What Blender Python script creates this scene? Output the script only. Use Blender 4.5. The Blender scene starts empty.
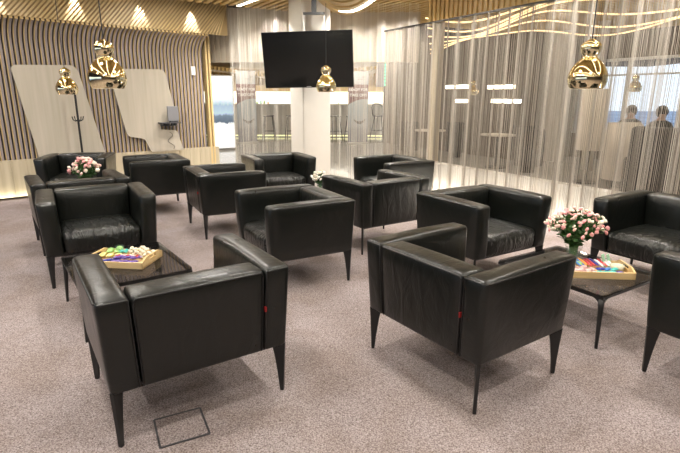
import bpy, bmesh, math, random
from mathutils import Vector, Matrix
random.seed(7)
D = bpy.data
C = bpy.context.scene.collection
R = math.radians
PI = math.pi

# ------------------------------------------------------------------ materials
def nt(name):
    m = D.materials.new(name); m.use_nodes = True
    t = m.node_tree
    return m, t, t.nodes['Principled BSDF']

def mat(name, col, rough=.5, metal=0., bump=0., bscale=40., var=0., vscale=6., spec=None, emit=None, estr=0., coat=0.):
    m, t, b = nt(name)
    b.inputs['Base Color'].default_value = (*col, 1)
    b.inputs['Roughness'].default_value = rough
    b.inputs['Metallic'].default_value = metal
    if spec is not None: b.inputs['Specular IOR Level'].default_value = spec
    if coat: b.inputs['Coat Weight'].default_value = coat
    if emit:
        b.inputs['Emission Color'].default_value = (*emit, 1)
        b.inputs['Emission Strength'].default_value = estr
    if bump or var:
        tc = t.nodes.new('ShaderNodeTexCoord')
        if var:
            n = t.nodes.new('ShaderNodeTexNoise'); n.inputs['Scale'].default_value = vscale; n.inputs['Detail'].default_value = 4
            t.links.new(tc.outputs['Object'], n.inputs['Vector'])
            r = t.nodes.new('ShaderNodeValToRGB')
            r.color_ramp.elements[0].position = .3; r.color_ramp.elements[1].position = .7
            r.color_ramp.elements[0].color = (*[c*(1-var) for c in col], 1)
            r.color_ramp.elements[1].color = (*[min(1, c*(1+var)) for c in col], 1)
            t.links.new(n.outputs['Fac'], r.inputs['Fac']); t.links.new(r.outputs['Color'], b.inputs['Base Color'])
        if bump:
            n = t.nodes.new('ShaderNodeTexNoise'); n.inputs['Scale'].default_value = bscale; n.inputs['Detail'].default_value = 5
            t.links.new(tc.outputs['Object'], n.inputs['Vector'])
            bp = t.nodes.new('ShaderNodeBump'); bp.inputs['Strength'].default_value = bump; bp.inputs['Distance'].default_value = .01
            t.links.new(n.outputs['Fac'], bp.inputs['Height']); t.links.new(bp.outputs['Normal'], b.inputs['Normal'])
    return m

def emis(name, col, s):
    m = D.materials.new(name); m.use_nodes = True; t = m.node_tree
    t.nodes.clear()
    o = t.nodes.new('ShaderNodeOutputMaterial'); e = t.nodes.new('ShaderNodeEmission')
    e.inputs['Color'].default_value = (*col, 1); e.inputs['Strength'].default_value = s
    t.links.new(e.outputs[0], o.inputs[0]); return m

def leather(name, wr, fine, stretch):
    """black leather: fine grain plus soft folds"""
    m, t, b = nt(name)
    b.inputs['Base Color'].default_value = (.0052, .0062, .0050, 1)
    b.inputs['Roughness'].default_value = .38
    b.inputs['Specular IOR Level'].default_value = .48
    tc = t.nodes.new('ShaderNodeTexCoord')
    mp = t.nodes.new('ShaderNodeMapping'); mp.inputs['Scale'].default_value = stretch
    t.links.new(tc.outputs['Object'], mp.inputs['Vector'])
    n1 = t.nodes.new('ShaderNodeTexNoise'); n1.inputs['Scale'].default_value = 7; n1.inputs['Detail'].default_value = 3; n1.inputs['Distortion'].default_value = 1.2
    t.links.new(mp.outputs[0], n1.inputs['Vector'])
    n2 = t.nodes.new('ShaderNodeTexNoise'); n2.inputs['Scale'].default_value = 160; n2.inputs['Detail'].default_value = 2
    t.links.new(tc.outputs['Object'], n2.inputs['Vector'])
    b1 = t.nodes.new('ShaderNodeBump'); b1.inputs['Strength'].default_value = wr; b1.inputs['Distance'].default_value = .03
    b2 = t.nodes.new('ShaderNodeBump'); b2.inputs['Strength'].default_value = fine; b2.inputs['Distance'].default_value = .003
    t.links.new(n1.outputs['Fac'], b1.inputs['Height']); t.links.new(n2.outputs['Fac'], b2.inputs['Height'])
    t.links.new(b1.outputs[0], b2.inputs['Normal']); t.links.new(b2.outputs[0], b.inputs['Normal'])
    rr = t.nodes.new('ShaderNodeMapRange'); rr.inputs['To Min'].default_value = .24; rr.inputs['To Max'].default_value = .37
    t.links.new(n1.outputs['Fac'], rr.inputs['Value']); t.links.new(rr.outputs[0], b.inputs['Roughness'])
    return m

def wood(name, a, c, scale=(1, 1, 14), rough=.45, axis_scale=3.):
    m, t, b = nt(name)
    b.inputs['Roughness'].default_value = rough
    tc = t.nodes.new('ShaderNodeTexCoord'); mp = t.nodes.new('ShaderNodeMapping'); mp.inputs['Scale'].default_value = scale
    t.links.new(tc.outputs['Object'], mp.inputs['Vector'])
    n = t.nodes.new('ShaderNodeTexNoise'); n.inputs['Scale'].default_value = axis_scale; n.inputs['Detail'].default_value = 6
    t.links.new(mp.outputs[0], n.inputs['Vector'])
    r = t.nodes.new('ShaderNodeValToRGB'); r.color_ramp.elements[0].position = .3; r.color_ramp.elements[1].position = .7
    r.color_ramp.elements[0].color = (*a, 1); r.color_ramp.elements[1].color = (*c, 1)
    t.links.new(n.outputs['Fac'], r.inputs['Fac']); t.links.new(r.outputs['Color'], b.inputs['Base Color'])
    return m

M = {}
M['leather'] = leather('black_leather', .16, .18, (1, 1, 1))
M['leather_seat'] = leather('creased_black_leather', .9, .18, (2.6, .8, 1))
M['leather_back'] = leather('soft_black_leather', .22, .18, (1.8, 1, .7))
M['piping'] = mat('black_piping', (.008, .008, .008), .5)
M['leg'] = mat('black_steel', (.010, .010, .010), .38, .0)
M['tag'] = mat('red_tag', (.28, .012, .012), .6)
M['gold'] = mat('gold_mirror', (1.0, .89, .58), .04, 1.)
M['lampin'] = mat('lamp_inside_white', (.85, .83, .75), .35)
M['bulb'] = emis('warm_bulb', (1, .85, .6), 12)
M['cord'] = mat('black_cord', (.012, .012, .012), .5)
M['slat'] = mat('taupe_slat', (.28, .24, .24), .55, var=.12, vscale=1.5)
M['slatdark'] = mat('dark_slat_side', (.15, .125, .12), .6)
M['slatside'] = wood('golden_oak_slat_side', (.55, .40, .18), (.70, .53, .27), (1, 1, .3))
M['slatback'] = mat('dark_brown_backing', (.04, .03, .026), .8)
M['ceilslat'] = wood('golden_ceiling_slat', (.50, .34, .13), (.66, .47, .20), (1, .2, 1))
M['lattice'] = wood('gold_lattice', (.62, .47, .22), (.78, .63, .36), (1, 1, 1))
M['latticeback'] = wood('gold_lattice_ground', (.36, .26, .12), (.46, .34, .17), (1, 1, 1))
M['bulk'] = wood('pale_bulkhead', (.56, .49, .38), (.68, .61, .50), (4, 4, .3), .6)
M['plinth'] = wood('pale_oak_panel', (.42, .36, .25), (.54, .47, .34), (6, 6, .3), .4)
M['panel'] = wood('pale_beige_laminate', (.44, .40, .32), (.52, .47, .39), (5, 5, .25), .25)
M['white'] = mat('white_paint', (.66, .63, .57), .5, var=.02)
M['white2'] = mat('white_plastic', (.8, .8, .78), .4)
M['screen'] = mat('tv_screen_glass', (.010, .010, .009), .10, spec=.5)
M['tvframe'] = mat('tv_frame_black', (.012, .012, .012), .22)
M['grey'] = mat('grey_plastic', (.22, .22, .23), .4)
M['dgrey'] = mat('dark_grey_plastic', (.05, .05, .055), .4)
M['silver'] = mat('brushed_silver', (.65, .64, .62), .3, .9)
M['rail'] = mat('rail_dark', (.06, .055, .05), .4, .3)
M['traywood'] = wood('tray_light_wood', (.62, .42, .18), (.75, .55, .28), (1, 8, 8), .4)
M['green'] = mat('leaf_green', (.035, .10, .02), .5, var=.4, vscale=30)
M['stem'] = mat('stem_green', (.07, .17, .04), .5)
for nme, col in dict(pink=(.80, .36, .36), palepink=(.86, .58, .52), cream=(.85, .76, .60), white_f=(.88, .84, .76)).items():
    M['f_'+nme] = mat('petal_'+nme, col, .6, var=.15, vscale=60)

def thin_glass(name, tint, alpha, rough=.02):
    m, t, b = nt(name)
    b.inputs['Base Color'].default_value = (*tint, 1); b.inputs['Roughness'].default_value = rough
    b.inputs['Alpha'].default_value = alpha
    return m
M['smoke'] = thin_glass('smoked_table_glass', (.006, .0055, .005), .54, .02)
M['clear'] = thin_glass('clear_vase_glass', (.35, .50, .42), .09, .02)
M['pane'] = thin_glass('window_pane_glass', (.7, .8, .85), .06, .01)

def strand_mat(name, a, c, metal, rough, vs):
    """metal chain strands: tone varies from strand to strand and in small links along it"""
    m, t, b = nt(name)
    b.inputs['Metallic'].default_value = metal; b.inputs['Roughness'].default_value = rough
    tc = t.nodes.new('ShaderNodeTexCoord'); mp = t.nodes.new('ShaderNodeMapping'); mp.inputs['Scale'].default_value = (vs, vs, .12)
    t.links.new(tc.outputs['Object'], mp.inputs['Vector'])
    n = t.nodes.new('ShaderNodeTexNoise'); n.inputs['Scale'].default_value = 1; n.inputs['Detail'].default_value = 5; n.inputs['Roughness'].default_value = .7
    t.links.new(mp.outputs[0], n.inputs['Vector'])
    r = t.nodes.new('ShaderNodeValToRGB'); r.color_ramp.elements[0].position = .36; r.color_ramp.elements[1].position = .64
    r.color_ramp.elements[0].color = (*a, 1); r.color_ramp.elements[1].color = (*c, 1)
    t.links.new(n.outputs['Fac'], r.inputs['Fac']); t.links.new(r.outputs['Color'], b.inputs['Base Color'])
    return m
M['chain'] = strand_mat('champagne_chain', (.29, .255, .21), (.68, .625, .545), .3, .5, 9)
M['chain2'] = strand_mat('silver_chain', (.66, .61, .53), (.92, .88, .80), .1, .55, 9)

def carpet_mat():
    m, t, b = nt('mauve_grey_carpet')
    b.inputs['Roughness'].default_value = .95; b.inputs['Specular IOR Level'].default_value = .15
    tc = t.nodes.new('ShaderNodeTexCoord')
    def noise(s, d, dist=0):
        n = t.nodes.new('ShaderNodeTexNoise'); n.inputs['Scale'].default_value = s; n.inputs['Detail'].default_value = d; n.inputs['Distortion'].default_value = dist
        t.links.new(tc.outputs['Object'], n.inputs['Vector']); return n
    def ramp(n, e):
        r = t.nodes.new('ShaderNodeValToRGB'); cr = r.color_ramp
        cr.elements[0].position, cr.elements[0].color = e[0][0], (*e[0][1], 1)
        cr.elements[1].position, cr.elements[1].color = e[-1][0], (*e[-1][1], 1)
        for p, c in e[1:-1]:
            el = cr.elements.new(p); el.color = (*c, 1)
        t.links.new(n.outputs['Fac'], r.inputs['Fac']); return r
    f = ramp(noise(150, 3), [(.28, (.095, .072, .064)), (.44, (.275, .232, .222)), (.58, (.39, .338, .33)), (.76, (.58, .52, .52))])
    g = ramp(noise(2.2, 4, .5), [(.35, (.84, .80, .77)), (.65, (1.05, 1.04, 1.06))])
    mx = t.nodes.new('ShaderNodeMix'); mx.data_type = 'RGBA'; mx.blend_type = 'MULTIPLY'; mx.inputs['Factor'].default_value = 1
    t.links.new(f.outputs[0], mx.inputs['A']); t.links.new(g.outputs[0], mx.inputs['B'])
    t.links.new(mx.outputs['Result'], b.inputs['Base Color'])
    bp = t.nodes.new('ShaderNodeBump'); bp.inputs['Strength'].default_value = .55; bp.inputs['Distance'].default_value = .012
    t.links.new(noise(170, 3).outputs['Fac'], bp.inputs['Height']); t.links.new(bp.outputs[0], b.inputs['Normal'])
    return m
M['carpet'] = carpet_mat()

def tile_mat():
    m, t, b = nt('polished_grey_tile')
    b.inputs['Roughness'].default_value = .09
    tc = t.nodes.new('ShaderNodeTexCoord'); mp = t.nodes.new('ShaderNodeMapping'); mp.inputs['Rotation'].default_value = (0, 0, R(-31))
    t.links.new(tc.outputs['Object'], mp.inputs['Vector'])
    br = t.nodes.new('ShaderNodeTexBrick'); br.offset = 0; br.inputs['Scale'].default_value = 1.0
    br.inputs['Brick Width'].default_value = .6; br.inputs['Row Height'].default_value = .6; br.inputs['Mortar Size'].default_value = .006
    br.inputs['Color1'].default_value = (.50, .49, .47, 1); br.inputs['Color2'].default_value = (.54, .53, .51, 1); br.inputs['Mortar'].default_value = (.25, .25, .25, 1)
    t.links.new(mp.outputs[0], br.inputs['Vector']); t.links.new(br.outputs['Color'], b.inputs['Base Color'])
    return m
M['tile'] = tile_mat()

# ------------------------------------------------------------------ mesh helpers
def obj(name, bm, m, parent=None, smooth=False, loc=None, rot=None):
    me = D.meshes.new(name)
    bmesh.ops.recalc_face_normals(bm, faces=bm.faces[:])
    bm.to_mesh(me); bm.free()
    for x in (m if isinstance(m, (list, tuple)) else [m]): me.materials.append(x)
    if smooth: me.polygons.foreach_set('use_smooth', [True]*len(me.polygons))
    o = D.objects.new(name, me); C.objects.link(o)
    if parent: o.parent = parent
    if loc is not None: o.location = loc
    if rot is not None: o.rotation_euler = rot
    return o

def tag(o, label=None, cat=None, group=None, kind=None):
    if label: o['label'] = label
    if cat: o['category'] = cat
    if group: o['group'] = group
    if kind: o['kind'] = kind
    return o

def empty(name, loc=(0, 0, 0), rz=0, **k):
    o = D.objects.new(name, None); C.objects.link(o); o.empty_display_size = .1
    o.location = loc; o.rotation_euler = (0, 0, rz)
    tag(o, **k); return o

def copy_tree(o, parent=None):
    c = o.copy(); C.objects.link(c)
    if parent: c.parent = parent
    for ch in [x for x in o.children]: copy_tree(ch, c)
    return c

def box(bm, x0, x1, y0, y1, z0, z1, mi=0, mtx=None):
    vs = [bm.verts.new((x, y, z)) for z in (z0, z1) for x, y in ((x0, y0), (x1, y0), (x1, y1), (x0, y1))]
    if mtx is not None:
        for v in vs: v.co = mtx @ v.co
    fs = [(0, 3, 2, 1), (4, 5, 6, 7), (0, 1, 5, 4), (1, 2, 6, 5), (2, 3, 7, 6), (3, 0, 4, 7)]
    out = []
    for f in fs:
        fa = bm.faces.new([vs[i] for i in f]); fa.material_index = mi; out.append(fa)
    return vs

def boxm(x0, x1, y0, y1, z0, z1, bev=0):
    bm = bmesh.new(); box(bm, x0, x1, y0, y1, z0, z1)
    if bev: bmesh.ops.bevel(bm, geom=bm.edges[:], offset=bev, segments=2, affect='EDGES', profile=.6)
    return bm

def obox(bm, a, b, w, z0, z1, mi=0):
    """upright box along the ground segment a-b, w to its left side"""
    a = Vector(a[:2]); b = Vector(b[:2]); d = (b-a).normalized(); n = Vector((-d.y, d.x))
    pts = [a, b, b+n*w, a+n*w]
    vs = [bm.verts.new((p.x, p.y, z)) for z in (z0, z1) for p in pts]
    for f in ((0, 3, 2, 1), (4, 5, 6, 7), (0, 1, 5, 4), (1, 2, 6, 5), (2, 3, 7, 6), (3, 0, 4, 7)):
        bm.faces.new([vs[i] for i in f]).material_index = mi

def tube(bm, pts, r, n=8, closed=False):
    pts = [Vector(p) for p in pts]; rings = []
    L = len(pts)
    up = Vector((0, 0, 1))
    for i, p in enumerate(pts):
        a = pts[(i-1) % L] if (closed or i > 0) else pts[i]
        b = pts[(i+1) % L] if (closed or i < L-1) else pts[i]
        d = (b-a).normalized()
        u = d.cross(up)
        if u.length < 1e-3: u = d.cross(Vector((1, 0, 0)))
        u.normalize(); w = d.cross(u)
        rr = r[i] if isinstance(r, (list, tuple)) else r
        rings.append([bm.verts.new(p + (u*math.cos(2*PI*k/n)+w*math.sin(2*PI*k/n))*rr) for k in range(n)])
    m = L if closed else L-1
    for i in range(m):
        A, B = rings[i], rings[(i+1) % L]
        for k in range(n): bm.faces.new((A[k], A[(k+1) % n], B[(k+1) % n], B[k]))
    if not closed:
        bm.faces.new(rings[0][::-1]); bm.faces.new(rings[-1])

def lathe(bm, prof, n=32, off=(0, 0, 0), cap0=False, cap1=False):
    rings = []
    for r, z in prof:
        rings.append([bm.verts.new((off[0]+r*math.cos(2*PI*k/n), off[1]+r*math.sin(2*PI*k/n), off[2]+z)) for k in range(n)])
    for A, B in zip(rings, rings[1:]):
        for k in range(n): bm.faces.new((A[k], A[(k+1) % n], B[(k+1) % n], B[k]))
    if cap0: bm.faces.new(rings[0][::-1])
    if cap1: bm.faces.new(rings[-1])

def cyl(r, z0, z1, n=24):
    bm = bmesh.new(); lathe(bm, [(r, z0), (r, z1)], n, cap0=True, cap1=True); return bm

def pillow(x0, x1, y0, y1, z0, z1, r=.03, seg=(8, 10, 8), puff=(0, 0, 0, 0, 0, 0), fn=None):
    """rounded, slightly stuffed box; puff = bulge of -x,+x,-y,+y,-z,+z faces"""
    bm = bmesh.new()
    c = Vector(((x0+x1)/2, (y0+y1)/2, (z0+z1)/2)); h = Vector(((x1-x0)/2, (y1-y0)/2, (z1-z0)/2))
    idx = {}
    nx, ny, nz = seg
    def sp(n, hh):
        rr = min(r, hh*.95)/hh
        inner = [(-1+rr)+(2-2*rr)*i/(n-4) for i in range(n-3)]
        return [-1, -1+rr*.3] + inner + [1-rr*.3, 1]
    X, Y, Z = sp(nx, h.x), sp(ny, h.y), sp(nz, h.z)
    def V(i, j, k):
        key = (i, j, k)
        if key in idx: return idx[key]
        s = Vector((X[i], Y[j], Z[k])); p = Vector((s.x*h.x, s.y*h.y, s.z*h.z))
        q = Vector([max(-(h[a]-min(r, h[a]*.95)), min(h[a]-min(r, h[a]*.95), p[a])) for a in range(3)])
        d = p-q
        if d.length > 1e-9: p = q + d.normalized()*min(r, *[h[a]*.95 for a in range(3)])
        for a in range(3):
            o1, o2 = [b for b in range(3) if b != a]
            w = max(0, 1-s[o1]**2)*max(0, 1-s[o2]**2)
            w = w**.6
            if s[a] <= -.999: p[a] -= puff[2*a]*w
            if s[a] >= .999: p[a] += puff[2*a+1]*w
        p = p+c
        if fn: p = fn(p)
        idx[key] = bm.verts.new(p); return idx[key]
    NX, NY, NZ = len(X)-1, len(Y)-1, len(Z)-1
    for i in range(NX):
        for j in range(NY):
            for k in (0, NZ): bm.faces.new((V(i, j, k), V(i+1, j, k), V(i+1, j+1, k), V(i, j+1, k)))
    for i in range(NX):
        for k in range(NZ):
            for j in (0, NY): bm.faces.new((V(i, j, k), V(i+1, j, k), V(i+1, j, k+1), V(i, j, k+1)))
    for j in range(NY):
        for k in range(NZ):
            for i in (0, NX): bm.faces.new((V(i, j, k), V(i, j+1, k), V(i, j+1, k+1), V(i, j, k+1)))
    return bm

def prism(bm, poly, mtx, th):
    """polygon in local xz, extruded th along local y, then transformed"""
    a = [bm.verts.new(mtx @ Vector((x, 0, z))) for x, z in poly]
    b = [bm.verts.new(mtx @ Vector((x, th, z))) for x, z in poly]
    bm.faces.new(a); bm.faces.new(b[::-1])
    n = len(poly)
    for i in range(n): bm.faces.new((a[i], b[i], b[(i+1) % n], a[(i+1) % n]))

def rounded(poly, rad, n=6):
    out = []
    L = len(poly)
    for i, p in enumerate(poly):
        p = Vector(p); a = Vector(poly[i-1]); b = Vector(poly[(i+1) % L])
        r = rad[i] if isinstance(rad, (list, tuple)) else rad
        if r <= 0: out.append((p.x, p.y)); continue
        p1 = p+(a-p).normalized()*r; p2 = p+(b-p).normalized()*r
        for k in range(n+1):
            t = k/n; q = p1*(1-t)**2+p*2*t*(1-t)+p2*t*t
            out.append((q.x, q.y))
    return out

def text(name, body, size, m, parent, loc, rot, align='CENTER', bold=0):
    cu = D.curves.new(name, 'FONT'); cu.body = body; cu.size = size; cu.align_x = align; cu.extrude = .002; cu.offset = bold
    o = D.objects.new(name, cu); C.objects.link(o)
    bpy.context.view_layer.update()
    me = D.meshes.new_from_object(o.evaluated_get(bpy.context.evaluated_depsgraph_get()))
    D.objects.remove(o)
    me.materials.clear(); me.materials.append(m)
    o = D.objects.new(name, me); C.objects.link(o); o.parent = parent; o.location = loc; o.rotation_euler = rot
    return o

# ------------------------------------------------------------------ camera (eye 1.50 m, 14.7 deg down)
pit, roll = R(14.67), R(.23)
fw = Vector((0, math.cos(pit), -math.sin(pit))); up0 = Vector((0, math.sin(pit), math.cos(pit))); rt0 = Vector((1, 0, 0))
rt = rt0*math.cos(roll)+up0*math.sin(roll); upv = up0*math.cos(roll)-rt0*math.sin(roll)
cam = D.objects.new('camera', D.cameras.new('camera')); C.objects.link(cam)
mw = Matrix((rt, upv, -fw)).transposed().to_4x4(); mw.translation = (0, 0, 1.501)
cam.matrix_world = mw
cam.data.sensor_width = 36; cam.data.lens = 493.67/680*36; cam.data.clip_end = 300
bpy.context.scene.camera = cam

# ------------------------------------------------------------------ layout axes
EV = Vector((.513, -.858)); NV = Vector((.858, .513)); P0 = Vector((.735, 8.566))   # bead curtain line on the right
def st(s, t): return P0+EV*s+NV*t
LW0 = Vector((-5.04, 7.17)); LD = Vector((.7413, .6712)); LN = Vector((.6712, -.7413))   # slatted wall, LN into the room
def lw(a, n=0.): return LW0+LD*a+LN*n
CEIL = 3.0

def struct(o, name=None):
    o['kind'] = 'structure'; return o

# floor: carpet, then polished tile beyond it
bm = bmesh.new(); box(bm, -16, 14, 8.45, 26, -.1, 0)
struct(obj('floor_tile', bm, M['tile']))
bm = bmesh.new(); box(bm, -9, 14, -5, 8.45, -.1, .002)
struct(obj('floor', bm, M['carpet']))
# carpet tile seams and the floor hatch
def seam(bm, a, b, w, z):
    a = Vector(a); b = Vector(b); d = (b-a).normalized(); n = Vector((-d.y, d.x))*w/2
    vs = [bm.verts.new((p.x, p.y, z)) for p in (a-n, b-n, b+n, a+n)]; bm.faces.new(vs)
    vt = [bm.verts.new((p.x, p.y, z-.004)) for p in (a-n, b-n, b+n, a+n)]
    for i in range(4): bm.faces.new((vs[i], vt[i], vt[(i+1) % 4], vs[(i+1) % 4]))
hatch = empty('floor_hatch', (-.74, 2.0, 0), R(27), label='square flush floor hatch with dark frame in the carpet, left foreground', cat='floor hatch')
bm = bmesh.new(); q = .108
for a, b in (((-q, -q), (q, -q)), ((q, -q), (q, q)), ((q, q), (-q, q)), ((-q, q), (-q, -q))): seam(bm, a, b, .009, .0065)
obj('frame', bm, M['dgrey'], hatch)
bm = boxm(-q+.004, q-.004, -q+.004, q-.004, -.002, .005); obj('cover', bm, M['carpet'], hatch)

# ceiling: dark soffit with wooden slats running parallel to the bead curtain
bm = bmesh.new(); box(bm, -16, 16, -6, 27, 3.10, 3.25, 1)
for k in range(-40, 64):
    n = k*.14
    for (s0, s1) in ((-1.6, 15),):
        # clip slats on a generous rectangle
        a = st(s0-.2, -n+1.2); b = st(s1, -n+1.2)
        obox(bm, a, b, .075, CEIL, 3.10, 0)
struct(obj('ceiling', bm, [M['ceilslat'], M['slatback']]))

# ------------------------------------------------------------------ slatted wall on the left
def to_wall(n): # local x along the wall, z up, y out of it
    return Matrix(((LD.x, -LN.x, 0, LW0.x+LN.x*n), (LD.y, -LN.y, 0, LW0.y+LN.y*n), (0, 0, 1, 0), (0, 0, 0, 1)))
SW0, SW1 = -3.2, 3.40
prof = [(0, .585), (0, 2.20)]
for k in range(1, 11):
    a = k/10*R(80); prof.append((.40*(1-math.cos(a)), 2.20+.38*math.sin(a)))
bm = bmesh.new()
pitch, sw, dp = .0645, .044, .05
N = int((SW1-SW0)/pitch)
for i in range(N):
    a0 = SW0+i*pitch
    ring = []
    for k, (n, z) in enumerate(prof):
        # slat depth follows the profile normal
        if k == 0: t = Vector((0, 1))
        elif k == len(prof)-1: t = Vector((prof[k][0]-prof[k-1][0], prof[k][1]-prof[k-1][1])).normalized()
        else: t = Vector((prof[k+1][0]-prof[k-1][0], prof[k+1][1]-prof[k-1][1])).normalized()
        nn = Vector((t.y, -t.x))
        q = []
        for da, dd in ((0, dp-.016), (.013, dp), (sw-.004, dp), (sw, dp-.006), (sw, 0), (0, 0)):
            p = lw(a0+da, n+nn.x*dd); q.append(bm.verts.new((p.x, p.y, z+nn.y*dd)))
        ring.append(q)
    for A, B in zip(ring, ring[1:]):
        for e in range(6):
            f = bm.faces.new((A[e], A[(e+1) % 6], B[(e+1) % 6], B[e])); f.material_index = (1, 0, 0, 3, 2, 3)[e]
    bm.faces.new(ring[0][::-1]).material_index = 1; bm.faces.new(ring[-1]).material_index = 1
ring = []
for n, z in prof:
    a = lw(SW0, n-.015); b = lw(SW1, n-.015); ring.append((bm.verts.new((a.x, a.y, z+.015)), bm.verts.new((b.x, b.y, z+.015))))
for A, B in zip(ring, ring[1:]): bm.faces.new((A[0], A[1], B[1], B[0])).material_index = 2
a, b = lw(SW0, -.3), lw(SW1, -.3); obox(bm, a, b, -.1, 0, 3.1, 2)
struct(obj('wall_left', bm, [M['slat'], M['slatside'], M['slatback'], M['slatdark']]))
# golden lattice fascia from the slat tops up to the ceiling
FN = .34
bm = bmesh.new(); z0, z1 = 2.56, CEIL+.06
obox(bm, lw(SW0, FN), lw(SW1+.35, FN), .03, z0, z1, 1)
mf = to_wall(FN+.0)
for k in range(-16, 118):
    a0 = SW0-.5+k*.062
    h = z1-z0; q = [(a0, z0), (a0+.034, z0), (a0+.034+h*.9, z1), (a0+h*.9, z1)]
    q = [(min(max(x, SW0), SW1+.35), z) for x, z in q]
    if q[1][0]-q[0][0] < .005 and q[2][0]-q[3][0] < .005: continue
    prism(bm, q, to_wall(FN+.028), .028)
struct(obj('trim_9', bm, [M['lattice'], M['latticeback']]))
bm = bmesh.new(); obox(bm, lw(SW0, 0), lw(SW1+.12, 0), -.075, .04, .585)
for i in range(34):
    a0 = SW0+i*.2; obox(bm, lw(a0, .075), lw(a0+.192, .075), -.008, .042, .583)
struct(obj('baseboard_left', bm, M['plinth']))
# gold end post of the slat wall beside the doorway
bm = bmesh.new()
for k in range(2): obox(bm, lw(SW1+.02+k*.06, .09), lw(SW1+.055+k*.06, .09), .12, 0, 2.55)
struct(obj('trim_1', bm, M['slatside']))

# leaning wall panels on the slats
def wa(x, y): return (Vector((x, y))-LW0).dot(LD)
mt = to_wall(.12)
poly = [(wa(-3.926, 8.179)+.02, .57), (wa(-4.66, 7.514)+.06, .57), (wa(-4.765, 7.419), 1.93), (wa(-4.12, 8.003), 1.96)]
bm = bmesh.new(); prism(bm, rounded(poly, [0, 0, .09, .12]), mt, .035)
tag(obj('wall_panel', bm, M['panel']), 'pale beige parallelogram panel on the slatted wall behind the coat stand', 'wall panel', 'leaning panels on the slat wall')
poly = [(wa(-2.919, 9.09), .57), (wa(-3.35, 8.70), .57), (wa(-3.426, 8.632), .80), (wa(-3.633, 8.444), .85), (wa(-3.717, 8.367)-.03, 1.62), (wa(-3.76, 8.33), 1.93),
        (wa(-3.093, 8.933), 1.95), (wa(-2.975, 9.04), 1.09), (wa(-3.20, 8.84), 1.03), (wa(-3.21, 8.83), .95), (wa(-2.985, 9.03), .92)]
bm = bmesh.new(); prism(bm, rounded(poly, [0, 0, .05, .08, .0, .08, .1, .05, .0, .0, .06]), mt, .035)
tag(obj('wall_panel', bm, M['panel']), 'pale beige wall panel with a notch and a small dark shelf', 'wall panel', 'leaning panels on the slat wall')
def wbox(bm, a0, a1, n0, n1, z0, z1): obox(bm, lw(a0, n1), lw(a1, n1), n1-n0, z0, z1)
ds = empty('phone_shelf', (*lw(wa(-3.12, 8.92), .12), 1.05), math.atan2(LD.y, LD.x), label='small dark shelf under the grey screen in the panel notch', cat='shelf')
obj('shelf_board', boxm(-.17, .17, -.18, 0, 0, .02), M['dgrey'], ds)
for k in range(5): obj('hook', boxm(-.14+k*.06, -.105+k*.06, -.10, -.04, -.045, 0), M['dgrey'], ds)
mon = empty('desk_screen', (*lw(wa(-3.06, 8.97), .21), 1.071), math.atan2(LD.y, LD.x)-.15, label='small grey desk screen standing on the dark wall shelf', cat='screen')
obj('display', boxm(-.095, .095, -.015, .015, .02, .27, .006), M['grey'], mon)
obj('foot', boxm(-.06, .06, -.05, .05, 0, .02), M['dgrey'], mon)
bm = bmesh.new()
pts = []
for k in range(30):
    u = k/29; a = wa(-3.10, 8.93)+.05*math.sin(u*9)+.03*u; p = lw(a, .131); pts.append((p.x, p.y, .90-.30*u))
tube(bm, pts, .004, 6)
tag(obj('loose_cable', bm, M['dgrey']), 'thin dark cable curling down the notched wall panel', 'cable')
sp = empty('wall_control', (*lw(wa(-2.685, 9.30), .062), 1.95), math.atan2(LD.y, LD.x), label='small white control plate high on the slatted wall', cat='wall control')
obj('plate', boxm(-.04, .04, -.02, 0, -.075, .075, .004), M['white2'], sp); obj('button', boxm(-.012, .012, -.026, -.02, -.03, .03), M['white'], sp)

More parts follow.
